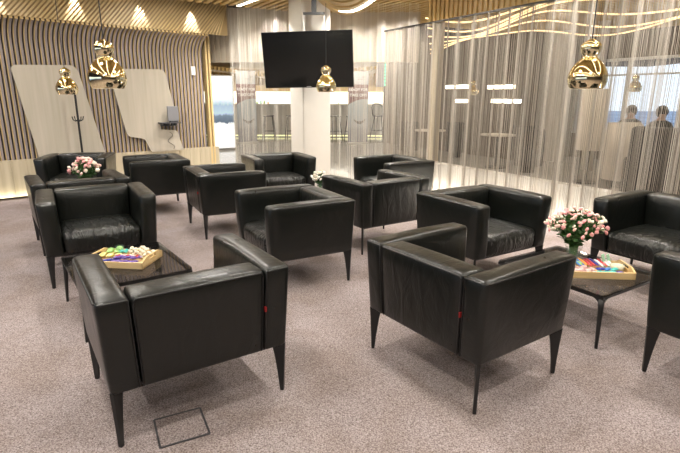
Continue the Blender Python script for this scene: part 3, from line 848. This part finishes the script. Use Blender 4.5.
# ------------------------------------------------------------------ coat stand by the wall
cs = empty('coat_stand', (-4.02, 7.73, .002), .4, label='thin dark coat stand before the first beige wall panel', cat='coat stand')
bm = bmesh.new(); tube(bm, [(0, 0, .02), (0, 0, 1.58)], .016, 10); obj('pole', bm, M['cord'], cs)
obj('base', cyl(.16, 0, .022, 28), M['cord'], cs)
for k in range(4):
    a = k*PI/2+.6; c, s = math.cos(a), math.sin(a); bm = bmesh.new()
    tube(bm, [(0, 0, 1.16), (c*.04, s*.04, 1.13), (c*.075, s*.075, 1.15), (c*.09, s*.09, 1.20)], .008, 6); obj('hook', bm, M['cord'], cs)

# ------------------------------------------------------------------ bar, stools, banners and light box beyond the sheer curtain
M['counter'] = wood('bar_front_panel', (.50, .48, .43), (.60, .58, .52), (9, 1, .2), .4)
M['barlight'] = emis('lit_back_bar', (1, .95, .78), 2.2)
M['toe'] = emis('toe_led', (.95, .9, .45), 1.3)
bar = empty('bar_counter', (-1.2, 19.3, 0), 0, label='long bar counter with vertical grey panels beyond the sheer curtain', cat='bar counter')
bm = bmesh.new(); box(bm, -5.5, 5.0, .1, .7, .12, 1.20)
for k in range(52): box(bm, -5.5+k*.2, -5.31+k*.2, .075, .1, .12, 1.20)
obj('front', bm, M['counter'], bar)
obj('worktop', boxm(-5.55, 5.05, -.05, .75, 1.20, 1.25), M['white'], bar)
obj('toe_light', boxm(-5.5, 5.0, .12, .16, .03, .085), M['toe'], bar)['label'] = 'glowing strip along the foot of the bar'
bb = empty('back_bar', (-1.2, 21.3, 0), 0, label='brightly lit back bar shelf with bottles behind the counter', cat='shelf')
obj('lit_panel', boxm(-5.5, 5.0, .2, .25, 1.15, 1.72), M['barlight'], bb)
obj('cabinet', boxm(-5.5, 5.0, -.2, .2, 0, 1.12), M['dgrey'], bb)
obj('shelf_board', boxm(-5.5, 5.0, -.2, .2, 1.12, 1.15), M['white'], bb)
rb = random.Random(12)
for k in range(26):
    x = -5.0+k*.16 if k < 20 else -.3+(k-20)*.5
    h = rb.uniform(.13, .27); cn = ['green', 'orange', 'white', 'teal', 'red', 'yellow'][rb.randrange(6)]
    key = ('bottle', cn)
    bm = bmesh.new(); lathe(bm, [(0, 0), (.042, 0), (.042, h*.6), (.014, h*.78), (.014, h), (0, h)], 10)
    tag(obj('bottle', bm, MS[cn], None, True, (-1.2+x*.93, 21.18+.04*(k % 2), 1.151)), 'small coloured bottle on the lit back bar shelf', 'bottle', 'bottles on the back bar')
bm = bmesh.new(); box(bm, -12, 6, 21.9, 22.0, 0, 3.2); struct(obj('wall_back', bm, M['ceilslat']))
# low curved gold slats above the bar
bm = bmesh.new()
for k in range(80):
    x0 = -7.2+k*.13; z0 = 2.22+.16*math.sin(x0*.9)
    box(bm, x0, x0+.07, 17.2, 20.6, z0+.05, z0+.16); box(bm, x0, x0+.07, 20.3, 20.6, 1.95, z0+.16)
box(bm, -7.3, 3.4, 17.0, 21.8, 2.62, 2.66, 1)

struct(obj('trim_6', bm, [M['ceilslat'], M['slatside']]))

# pale battened bulkhead behind the sheer curtain
bm = bmesh.new(); q0, q1 = (-2.75, 9.95), (1.45, 9.66)
obox(bm, q0, q1, .15, 2.14, 3.12)
dv = (Vector(q1)-Vector(q0)).normalized(); nv_ = Vector((dv.y, -dv.x))
for k in range(42): obox(bm, Vector(q0)+dv*k*.1+nv_*.02, Vector(q0)+dv*(k*.1+.06)+nv_*.02, .02, 2.14, 3.12)
struct(obj('trim_10', bm, M['bulk']))
def make_stool():
    root = empty('bar_stool')
    obj('seat', pillow(-.19, .19, -.16, .16, .80, .845, .02, (8, 8, 6), [0]*6), M['dgrey'], root, True)
    for sx in (-1, 1):
        for sy in (-1, 1):
            bm = bmesh.new(); tube(bm, [(sx*.22, sy*.20, 0), (sx*.14, sy*.11, .81)], .020, 8); obj('leg', bm, M['leg'], root)
    bm = bmesh.new(); q = [(-.215, -.185), (.215, -.185), (.215, .185), (-.215, .185)]
    tube(bm, [(x, y, .27) for x, y in q], .011, 6, True); obj('footrest', bm, M['leg'], root)
    return root
s0 = make_stool()
for i, (x, lab) in enumerate([(-2.66, 'dark bar stool standing alone left of the white column'), (-1.82, 'dark bar stool half hidden by the left edge of the column'),
                              (-.22, 'dark bar stool just right of the white column'), (.44, 'dark bar stool half hidden behind the right banner')]):
    o = s0 if i == 0 else copy_tree(s0)
    o.location = (x, 18.75+.1*(i % 2), 0); o.rotation_euler = (0, 0, .3*i); tag(o, lab, 'bar stool', 'bar stools at the counter')
hc = empty('high_chair', (1.46, 18.9, 0), .4, label='dark high chair with curved back right of the right banner', cat='high chair')
obj('seat', pillow(-.2, .2, -.18, .18, .80, .85, .02, (8, 8, 6), [0]*6), M['dgrey'], hc, True)
for sx in (-1, 1):
    for sy in (-1, 1):
        bm = bmesh.new(); tube(bm, [(sx*.27, sy*.23, 0), (sx*.14, sy*.11, .81)], .017, 8); obj('leg', bm, M['leg'], hc)
bm = bmesh.new(); tube(bm, [(-.2, .15, .84), (-.24, .2, 1.15), (-.12, .27, 1.27), (.12, .27, 1.27), (.24, .2, 1.15), (.2, .15, .84)], .022, 8); obj('backrest', bm, M['leg'], hc)
bm = bmesh.new(); tube(bm, [(-.24, -.2, .3), (.24, -.2, .3), (.24, .2, .3), (-.24, .2, .3)], .012, 6, True); obj('footrest', bm, M['leg'], hc)

def print_mat(name, stops, axis='Z', estr=0., noise=.0):
    """a printed picture: soft bands of colour up the sheet"""
    m, t, b = nt(name); b.inputs['Roughness'].default_value = .45
    tc = t.nodes.new('ShaderNodeTexCoord'); sx = t.nodes.new('ShaderNodeSeparateXYZ'); t.links.new(tc.outputs['Generated'], sx.inputs[0])
    val = sx.outputs['Z']
    if noise:
        n = t.nodes.new('ShaderNodeTexNoise'); n.inputs['Scale'].default_value = 5; t.links.new(tc.outputs['Generated'], n.inputs['Vector'])
        ma = t.nodes.new('ShaderNodeMath'); ma.operation = 'MULTIPLY_ADD'; ma.inputs[1].default_value = noise
        t.links.new(n.outputs['Fac'], ma.inputs[0]); t.links.new(val, ma.inputs[2]); val = ma.outputs[0]
    r = t.nodes.new('ShaderNodeValToRGB'); cr = r.color_ramp
    cr.elements[0].position, cr.elements[0].color = stops[0][0], (*stops[0][1], 1)
    cr.elements[1].position, cr.elements[1].color = stops[-1][0], (*stops[-1][1], 1)
    for p, c in stops[1:-1]:
        e = cr.elements.new(p); e.color = (*c, 1)
    t.links.new(val, r.inputs['Fac']); t.links.new(r.outputs['Color'], b.inputs['Base Color'])
    if estr:
        t.links.new(r.outputs['Color'], b.inputs['Emission Color']); b.inputs['Emission Strength'].default_value = estr
    return m
M['bprint'] = print_mat('banner_print', [(0, (.16, .16, .19)), (.20, (.22, .23, .27)), (.26, (.30, .33, .38)), (.45, (.30, .37, .43)), (.7, (.34, .39, .43)), (1, (.36, .36, .38))], noise=.05)
M['bred'] = mat('banner_dark_red', (.11, .012, .025), .5)
M['bwhite'] = mat('banner_white', (.75, .75, .75), .5)
def banner(x, y, rz, label):
    root = empty('roll_up_banner', (x, y, 0), rz, label=label, cat='banner', group='roll up banners')
    w, h = .66, 2.22
    obj('cassette', boxm(-w/2-.02, w/2+.02, -.10, .10, 0, .07, .01), M['silver'], root)
    sh = obj('sheet', boxm(-w/2, w/2, -.005, .005, .07, .07+h), M['bprint'], root)
    bm = bmesh.new(); n = 14
    top = [(-w/2, 1.86), (w/2, 1.90)]; low = []
    poly = [(-w/2, 1.90), (w/2, 1.90)] + [(w/2-w*i/n, 1.44-.17*(i/n)**1.7+.03*math.sin(i/n*PI)) for i in range(n+1)]
    prism(bm, poly[::-1], Matrix.Translation((0, -.0085, 0)), .003); obj('red_field', bm, M['bred'], sh)
    text('lettering', 'READY FOR', .118, M['bwhite'], sh, (0, -.0115, 1.70), (R(90), 0, 0), bold=.003)
    text('lettering', 'TAKE OFF!', .118, M['bwhite'], sh, (-.0, -.0115, 1.53), (R(90), 0, 0), bold=.003)
    bm = bmesh.new()   # pale mark at the head of the sheet and the dark wing low down
    box(bm, -.02, .22, -.009, -.006, 2.05, 2.075); box(bm, .12, .24, -.009, -.006, 2.10, 2.16)
    obj('emblem', bm, M['grey'], sh)
    bm = bmesh.new(); prism(bm, [(-.10+.40*i/12, .78-.13*math.sin(i/12*PI)) for i in range(13)]+[(.30-.40*i/12, .82-.08*math.sin(i/12*PI)) for i in range(13)], Matrix.Translation((-.05, -.0085, 0)), .003)
    obj('wing_picture', bm, M['dgrey'], sh)
    obj('top_bar', boxm(-w/2-.01, w/2+.01, -.012, .012, .07+h, .095+h), M['silver'], root)
banner(-3.05, 16.5, R(32), 'roll up banner with red field left of the column, beside the glowing light box')
banner(.57, 16.5, R(12), 'roll up banner with red field right of the column, below the television')
lb = empty('light_box', (-3.36, 14.5, 0), R(35), label='tall glowing white and blue advertising light box by the doorway', cat='light box')
M['lbprint'] = print_mat('light_box_print', [(0, (.95, .97, 1)), (.40, (.92, .96, 1)), (.43, (.10, .14, .20)), (.52, (.16, .22, .30)), (.56, (.45, .60, .75)), (.66, (.35, .48, .60)), (.75, (.75, .88, 1)), (1, (.9, .97, 1))], estr=.68, noise=.12)
obj('cabinet', boxm(-.34, .34, -.02, .14, 0, 2.10, .01), M['silver'], lb)
obj('print', boxm(-.31, .31, -.026, -.018, .06, 2.06), M['lbprint'], lb)
gs = empty('light_sign', (1.09, 14, 1.78), R(25), label='grey hanging sign panel with a green glowing edge', cat='sign')
obj('board', boxm(-.12, .10, -.04, .04, 0, .72, .01), M['grey'], gs)
M['greenled'] = emis('green_led', (.10, .85, .45), 2.2)
for k in range(8): obj('green_light', boxm(.10, .135, -.05, .05, .03+k*.085, .09+k*.085), M['greenled'], gs)

# ------------------------------------------------------------------ second lounge behind the right curtain
M['taupe'] = mat('taupe_wall', (.17, .14, .115), .7, var=.1)
M['tan'] = mat('tan_fabric', (.45, .27, .14), .8); M['palefab'] = mat('pale_fabric', (.66, .60, .52), .8); M['darkfab'] = mat('dark_fabric', (.045, .038, .036), .7)
M['skin'] = mat('skin', (.52, .31, .23), .55); M['hair'] = mat('dark_hair', (.03, .022, .018), .6)
bm = bmesh.new(); obox(bm, st(-7.0, 5.0), st(-1.25, 5.0), .15, 0, 3.1); struct(obj('wall_right', bm, M['taupe']))
bm = bmesh.new(); obox(bm, st(-1.40, 5.0), st(-1.25, 5.0), 2.2, 0, 3.1); obox(bm, st(-2.9, 7.0), st(8, 7.0), .15, 0, .62); obox(bm, st(-2.9, 7.0), st(8, 7.0), .15, 2.42, 3.1)
struct(obj('wall_window', bm, M['taupe']))
bm = bmesh.new()
for k in range(8):
    s = -1.25+k*1.25; obox(bm, st(s, 6.98), st(s+.06, 6.98), .10, .62, 2.42)
obox(bm, st(-1.25, 6.98), st(8, 6.98), .10, .62, .67); obox(bm, st(-1.25, 6.98), st(8, 6.98), .10, 2.36, 2.42); obox(bm, st(-1.25, 6.99), st(8, 6.99), .06, 2.02, 2.06)
struct(obj('window_1', bm, M['white2']))
bm = bmesh.new(); obox(bm, st(-1.25, 7.05), st(8, 7.05), .01, .62, 2.42); struct(obj('window_pane_1', bm, M['pane']))
bm = bmesh.new(); obox(bm, st(.46, 4.95), st(.66, 4.95), .12, 0, 3.1); struct(obj('trim_7', bm, M['white']))
bm = bmesh.new(); obox(bm, st(-1.05, 5.6), st(-.65, 5.6), .32, 0, 3.1); struct(obj('trim_8', bm, M['white']))
# light bars on the taupe wall
for k, (s0_, s1_, z) in enumerate(((-3.9, -3.05, 1.79), (-2.35, -1.5, 1.765), (-3.5, -3.0, 1.415), (-2.2, -1.28, 1.425))):
    c = st((s0_+s1_)/2, 4.96)
    lab = ['upper left', 'upper right', 'lower left', 'lower right'][k]+' of the four glowing light bars behind the curtain'
    root = empty('wall_light_bar', (c.x, c.y, z), math.atan2(EV.y, EV.x), label=lab, cat='wall light', group='light bars')
    L = s1_-s0_
    obj('mount', boxm(-L/2, L/2, -.0, .04, -.05, .05), M['dgrey'], root); obj('diffuser', boxm(-L/2, L/2, -.03, 0, -.045, .045), M['led'], root)
# added glowing tubes imitating the reflection of the ceiling light lines
M['reflgold'] = emis('golden_reflection', (1, .72, .36), 2.6)
for k in range(6):
    t = .9+k*.66; bm = bmesh.new(); pts = []
    for i in range(60):
        s = .95-1.15*t+i*.12; pts.append((*st(s, t+.10*math.sin(s*.9+k)), 2.80-.13*math.sin(s*1.15+k*1.3)-.04*math.sin(s*2.3+k)))
    tube(bm, pts, .013, 6)
    tag(obj('wavy_light_line', bm, M['reflgold']), ['first', 'second', 'third', 'fourth', 'fifth', 'sixth', 'seventh'][k]+' wavy golden tube imitating a reflected light line, counted back from the chain curtain', 'light line', 'imitated light line reflections')
# floor lamp
p = st(1.56, 3.45); fl = empty('floor_lamp', (p.x, p.y, 0), 0, label='tall floor lamp with a pale cylinder shade behind the chain curtain', cat='floor lamp')
bm = bmesh.new(); lathe(bm, [(.235, .60), (.235, 1.66), (.225, 1.66), (.225, .60)], 32); obj('lamp_shade', bm, M['palefab'], fl, True)
bm = bmesh.new(); tube(bm, [(0, 0, .02), (0, 0, 1.3)], .025, 10); obj('stem', bm, M['cord'], fl); obj('base', cyl(.2, 0, .025), M['cord'], fl)
# lounge seats
def tub(name, s, t, r, h, m, label, rz=0):
    p = st(s, t); root = empty(name, (p.x, p.y, 0), rz, label=label, cat='chair')
    bm = bmesh.new(); n = 24; rings = []
    for rr_, z in ((r, .15), (r*1.05, h*.6), (r*1.0, h), (r*.86, h), (r*.84, .42)):
        rings.append([bm.verts.new((rr_*math.cos(R(-60+k*300/n)), rr_*math.sin(R(-60+k*300/n)), z-(.12*(h-.4) if abs(k-n/2) > 9 and z > .5 else 0))) for k in range(n+1)])
    for A, Bq in zip(rings, rings[1:]):
        for k in range(n): bm.faces.new((A[k], A[k+1], Bq[k+1], Bq[k]))
    obj('shell', bm, m, root, True); obj('seat', cyl(r*.85, .15, .43), m, root, True); obj('base', cyl(r*.5, 0, .15), M['cord'], root)
    return root
tub('tub_chair', 2.2, 3.55, .36, 1.10, M['palefab'], 'pale round backed tub chair behind the chain curtain, right of the floor lamp', 1.0)
tub('tub_chair', 1.75, 4.3, .34, 1.02, M['tan'], 'tan tub chair behind the curtain between floor lamp and pale chair', 1.0)
p = st(3.85, 2.6); sf = empty('sofa', (p.x, p.y, 0), math.atan2(EV.y, EV.x), label='dark sofa behind the chain curtain at the right edge', cat='sofa')
obj('base', boxm(-.9, .9, -.4, .4, .08, .42, .03), M['darkfab'], sf); obj('backrest', pillow(-.9, .9, -.42, -.2, .3, 1.12, .06, (10, 8, 8), [0]*6), M['darkfab'], sf, True)
for sx in (-1, 1): obj('arm', boxm(sx*.85-.09, sx*.85+.09, -.4, .4, .08, .68, .03), M['darkfab'], sf)
def seated(s, t, rz, label):
    """one continuous seated body grown from a skeleton, head with face and hair"""
    p = st(s, t)
    V = [(0, 0, .50), (0, -.02, .68), (0, -.03, .90), (0, -.02, 1.04), (0, 0, 1.12), (0, .01, 1.22),
         (.17, -.02, 1.00), (.24, .02, .76), (.14, .24, .70), (.07, .30, .70), (-.17, -.02, 1.00), (-.24, .02, .76), (-.14, .24, .70), (-.07, .30, .70),
         (.10, .06, .50), (.12, .44, .50), (.12, .44, .10), (.12, .56, .05), (-.10, .06, .50), (-.12, .44, .50), (-.12, .44, .10), (-.12, .56, .05)]
    Rd = [.15, .14, .16, .11, .055, .095, .075, .05, .038, .035, .075, .05, .038, .035, .09, .062, .042, .035, .09, .062, .042, .035]
    E = [(0, 1), (1, 2), (2, 3), (3, 4), (4, 5), (3, 6), (6, 7), (7, 8), (8, 9), (3, 10), (10, 11), (11, 12), (12, 13), (0, 14), (14, 15), (15, 16), (16, 17), (0, 18), (18, 19), (19, 20), (20, 21)]
    me = D.meshes.new('person'); me.from_pydata(V, E, []); me.update()
    o = D.objects.new('person', me); C.objects.link(o)
    sk = o.modifiers.new('skin', 'SKIN'); 
    if not me.skin_vertices: me.attributes  # layer is created with the modifier
    if me.skin_vertices:
        for i, r in enumerate(Rd): me.skin_vertices[0].data[i].radius = (r, r*.8 if i < 4 else r); me.skin_vertices[0].data[i].use_root = (i == 0)
    sb = o.modifiers.new('sub', 'SUBSURF'); sb.levels = sb.render_levels = 2
    me.materials.append(M['skin'])
    o.location = (p.x, p.y, 0); o.rotation_euler = (0, 0, rz); tag(o, label, 'person')
    dep = bpy.context.evaluated_depsgraph_get()
    bpy.context.view_layer.update(); dep.update()
    baked = D.meshes.new_from_object(o.evaluated_get(dep)); o.modifiers.clear(); o.data = baked
    baked.materials.clear(); baked.materials.append(M['darkfab']); baked.materials.append(M['skin'])
    for f in baked.polygons:
        c = f.center
        f.material_index = 1 if (c.z > 1.09 or (c.y > .20 and c.z > .62)) else 0
        f.use_smooth = True
    bm = bmesh.new(); bmesh.ops.create_uvsphere(bm, u_segments=20, v_segments=14, radius=.108)
    for v in bm.verts: v.co = Vector((v.co.x, v.co.y*1.08-.018, v.co.z*1.12+1.255))
    bmesh.ops.delete(bm, geom=[v for v in bm.verts if v.co.y > .045 and v.co.z < 1.29], context='VERTS')
    obj('hair', bm, M['hair'], o, True)
    bm = bmesh.new()
    for x in (-.035, .035): bmesh.ops.create_uvsphere(bm, u_segments=8, v_segments=6, radius=.012, matrix=Matrix.Translation((x, .098, 1.24)))
    obj('eyes', bm, M['hair'], o, True)
    bm = bmesh.new(); bmesh.ops.create_cone(bm, segments=8, radius1=.018, radius2=.006, depth=.045, cap_ends=True, matrix=Matrix.Translation((0, .108, 1.215))); obj('nose', bm, M['skin'], o, True)
    return o
seated(1.05, 5.55, R(150), 'seated person in dark clothes behind the curtain, left of the pair near the window')
seated(1.76, 5.35, R(175), 'seated person in dark clothes behind the curtain, right of the pair near the window')
for k, (s, t) in enumerate(((1.05, 5.55), (1.76, 5.35))):
    p = st(s, t); root = empty('lounge_pouf', (p.x, p.y, 0), 0, label=['left', 'right'][k]+' dark low seat under a person behind the curtain', cat='seat', group='dark low seats')
    obj('cushion', pillow(-.22, .22, -.26, .16, .10, .33, .05, (8, 8, 8), [0]*6), M['darkfab'], root, True); obj('base', boxm(-.22, .22, -.22, .22, 0, .11), M['cord'], root)
for k, s in enumerate((-2.6, -.7)):
    t = 3.3+.3*k; p = st(s, t); w_ = ['left', 'right'][k]
    root = empty('dining_table', (p.x, p.y, 0), .4*k, label=w_+' round pale topped table in the dim room behind the chain curtain', cat='table', group='round tables behind the curtain')
    obj('tabletop', cyl(.38, .70, .73), M['palefab'], root, True); bm = bmesh.new(); tube(bm, [(0, 0, .02), (0, 0, .70)], .035, 10); obj('pedestal', bm, M['cord'], root); obj('base', cyl(.24, 0, .02), M['cord'], root)
    for j, (ds_, dt_) in enumerate(((-.85 if k == 0 else .85, 0), (0, .9))):
        tub('tub_chair', s+ds_, t+dt_, .28, .90, M['darkfab'], 'dark tub chair '+['beside', 'behind'][j]+' the '+w_+' round table behind the curtain', 2+j)

# distant hills outside
bm = bmesh.new()
for k in range(9):
    c = st(-12+k*7, 60+5*(k % 3)); bmesh.ops.create_icosphere(bm, subdivisions=3, radius=1, matrix=Matrix.Translation((c.x, c.y, -6))@Matrix.Diagonal((10, 10, 9+2*(k % 2), 1)))
M['hill'] = mat('hazy_hill', (.30, .38, .45), .9, var=.4, vscale=.3)
struct(obj('ground_hills', bm, M['hill'], None, True))
bm = bmesh.new(); box(bm, -80, 120, -80, 120, -1.5, -1.4); struct(obj('ground', bm, M['hill']))

# other walls of the room (behind and beside the camera), with daylight windows
bm = bmesh.new()
box(bm, -9.1, -3, -5.1, -4.95, 0, .5); box(bm, -9.1, -3, -5.1, -4.95, 2.7, 3.1); box(bm, -3, 9.5, -5.1, -4.95, 0, 3.1)
box(bm, -9.15, -9.0, -5, 4.5, 0, .5); box(bm, -9.15, -9.0, -5, 4.5, 2.7, 3.1)
struct(obj('wall_front', bm, M['taupe']))
bm = bmesh.new()
for k in range(4): box(bm, -9.1+k*1.85, -9.0+k*1.85, -5.1, -4.98, .5, 2.7)
for k in range(6): box(bm, -9.12, -9.0, -5+k*1.9, -4.9+k*1.9, .5, 2.7)
struct(obj('window_2', bm, M['white2']))
a, b = lw(SW0-.02, -.3), Vector((-9.1, 4.5))
bm = bmesh.new(); obox(bm, a, b, .1, 0, 3.1); struct(obj('wall_side', bm, M['taupe']))
bm = bmesh.new(); obox(bm, st(7.7, -.2), st(7.7, 8), .1, 0, 3.1); box(bm, 9.3, 9.5, -5, 3, 0, 3.1); struct(obj('wall_end', bm, M['taupe']))
bm = bmesh.new(); box(bm, -12.1, -12, 8, 22, 0, 3.1); obox(bm, lw(SW1+1.8, -4.2), lw(SW1-5, -4.2), .1, 0, 3.1); struct(obj('wall_bar_side', bm, M['taupe']))

# ------------------------------------------------------------------ light
def area(name, loc, size, power, col, rot=(0, 0, 0), sy=None, spread=None):
    l = D.lights.new(name, 'AREA'); l.energy = power; l.color = col; l.size = size
    if sy: l.shape = 'RECTANGLE'; l.size_y = sy
    else: l.shape = 'DISK'
    if spread: l.spread = spread
    o = D.objects.new(name, l); C.objects.link(o); o.location = loc; o.rotation_euler = rot; return o
WARM = (1, .87, .70); NEUT = (1, .95, .88)
KD = 1.0
M['disc'] = emis('downlight_glow', (1, .92, .8), 14)
dl0 = None
spots = [(-3.0, 1.4), (-.9, 1.2), (1.3, 1.2), (3.2, 1.6), (-3.9, 3.6), (-1.9, 3.0), (.1, 3.1), (2.2, 3.4), (-3.2, 5.6), (-1.2, 5.0), (.8, 5.2), (-2.2, 7.6), (-.2, 7.2), (-4.4, 5.6), (-1.0, -1.5), (2.0, -1.5)]
for i, (x, y) in enumerate(spots):
    root = empty('downlight', (x, y, CEIL-.002), 0, label='recessed round downlight in the slatted ceiling over the armchairs', cat='downlight', group='ceiling downlights')
    if dl0 is None:
        bm = bmesh.new(); lathe(bm, [(.045, 0), (.065, -.004), (.065, -.010), (.045, -.008)], 24); bm2 = cyl(.045, -.004, .0, 24)
        a = obj('ring', bm, M['white2'], root, True); b = obj('lens', bm2, M['disc'], root); dl0 = (a, b)
    else:
        for q in dl0:
            c = q.copy(); C.objects.link(c); c.parent = root
    area('downlight_lamp', (x, y, CEIL-.03), .16, 33*KD, NEUT)
# wall washers on the curved slats, strips at the plinths, lights washing the curtains
for a in (-1.75, -.75, .25, 1.25, 2.19, 3.05):
    l = D.lights.new('wall_spot', 'SPOT'); l.energy = 55; l.color = (1, .94, .98); l.spot_size = R(50); l.spot_blend = .5; l.shadow_soft_size = .015
    o = D.objects.new('wall_spot', l); C.objects.link(o); p = lw(a, FN+.095); o.location = (p.x, p.y, 2.985)
    o.rotation_euler = (R(5), 0, math.atan2(LD.y, LD.x))
p = (lw(SW0, .13)+lw(SW1, .13))/2
area('plinth_strip', (p.x, p.y, .02), SW1-SW0, 16, (1, .93, .72), (R(180-20), 0, math.atan2(LD.y, LD.x)), .03)
p = st(3.8, -.10); 
p = st(3.8, .05); area('curtain_foot_strip', (p.x, p.y, .02), 7.4, 105, (1, .95, .86), (R(180), 0, math.atan2(EV.y, EV.x)), .05)
for s in (.3, 1.3, 2.3, 3.3, 4.3):
    p = st(s, -.45); area('curtain_washer', (p.x, p.y, 2.95), .10, 19, (1, .93, .84), (0, 0, 0), spread=R(110))
for x in (-1.9, -1.2, .1, .7, 1.2):
    area('curtain_washer', (x, 8.45 if x > -1 else 8.75, 2.95), .10, 22, (1, .94, .88), (0, 0, 0), spread=R(110))
# bar and hall beyond
for x in (-1.5, -.7, .2, .9): area("bulkhead_fill", (x, 9.38, 2.97), .08, 4.5, (1, .93, .82), (0, 0, 0), spread=R(120))  # fill lamps added to keep the bulkhead pale
for x, y in ((-3, 12.5), (0, 12.5), (-3, 16), (.5, 16)): area('hall_lamp', (x, y, 2.9), .4, 40, WARM)
area('bar_lamp', (-1.2, 20.4, 1.9), 9, 90, WARM, (0, 0, 0), .3)
# dim lounge behind the curtain
for s, t in ((-2.5, 2.5), (.5, 2.2), (2.8, 3.0), (.5, 5.6)):
    p = st(s, t); area('lounge_lamp', (p.x, p.y, 2.7), .3, 20, WARM)

# sky outside
w = D.worlds.new('World'); bpy.context.scene.world = w; w.use_nodes = True; t = w.node_tree
bgn = t.nodes['Background']
tc = t.nodes.new('ShaderNodeTexCoord'); sx = t.nodes.new('ShaderNodeSeparateXYZ'); r = t.nodes.new('ShaderNodeValToRGB')
t.links.new(tc.outputs['Generated'], sx.inputs[0]); t.links.new(sx.outputs['Z'], r.inputs['Fac'])
r.color_ramp.elements[0].position = 0; r.color_ramp.elements[0].color = (.72, .83, .95, 1)
r.color_ramp.elements[1].position = .5; r.color_ramp.elements[1].color = (.42, .62, .95, 1)
t.links.new(r.outputs['Color'], bgn.inputs['Color']); bgn.inputs['Strength'].default_value = 1.6

sc = bpy.context.scene
sc.view_settings.view_transform = 'Standard'; sc.view_settings.look = 'None'; sc.view_settings.gamma = 1.0; sc.view_settings.use_curve_mapping = False
sc.view_settings.exposure = 0.10
sc.cycles.use_denoising = True
sc.cycles.max_bounces = 8; sc.cycles.transparent_max_bounces = 16; sc.cycles.sample_clamp_indirect = 6
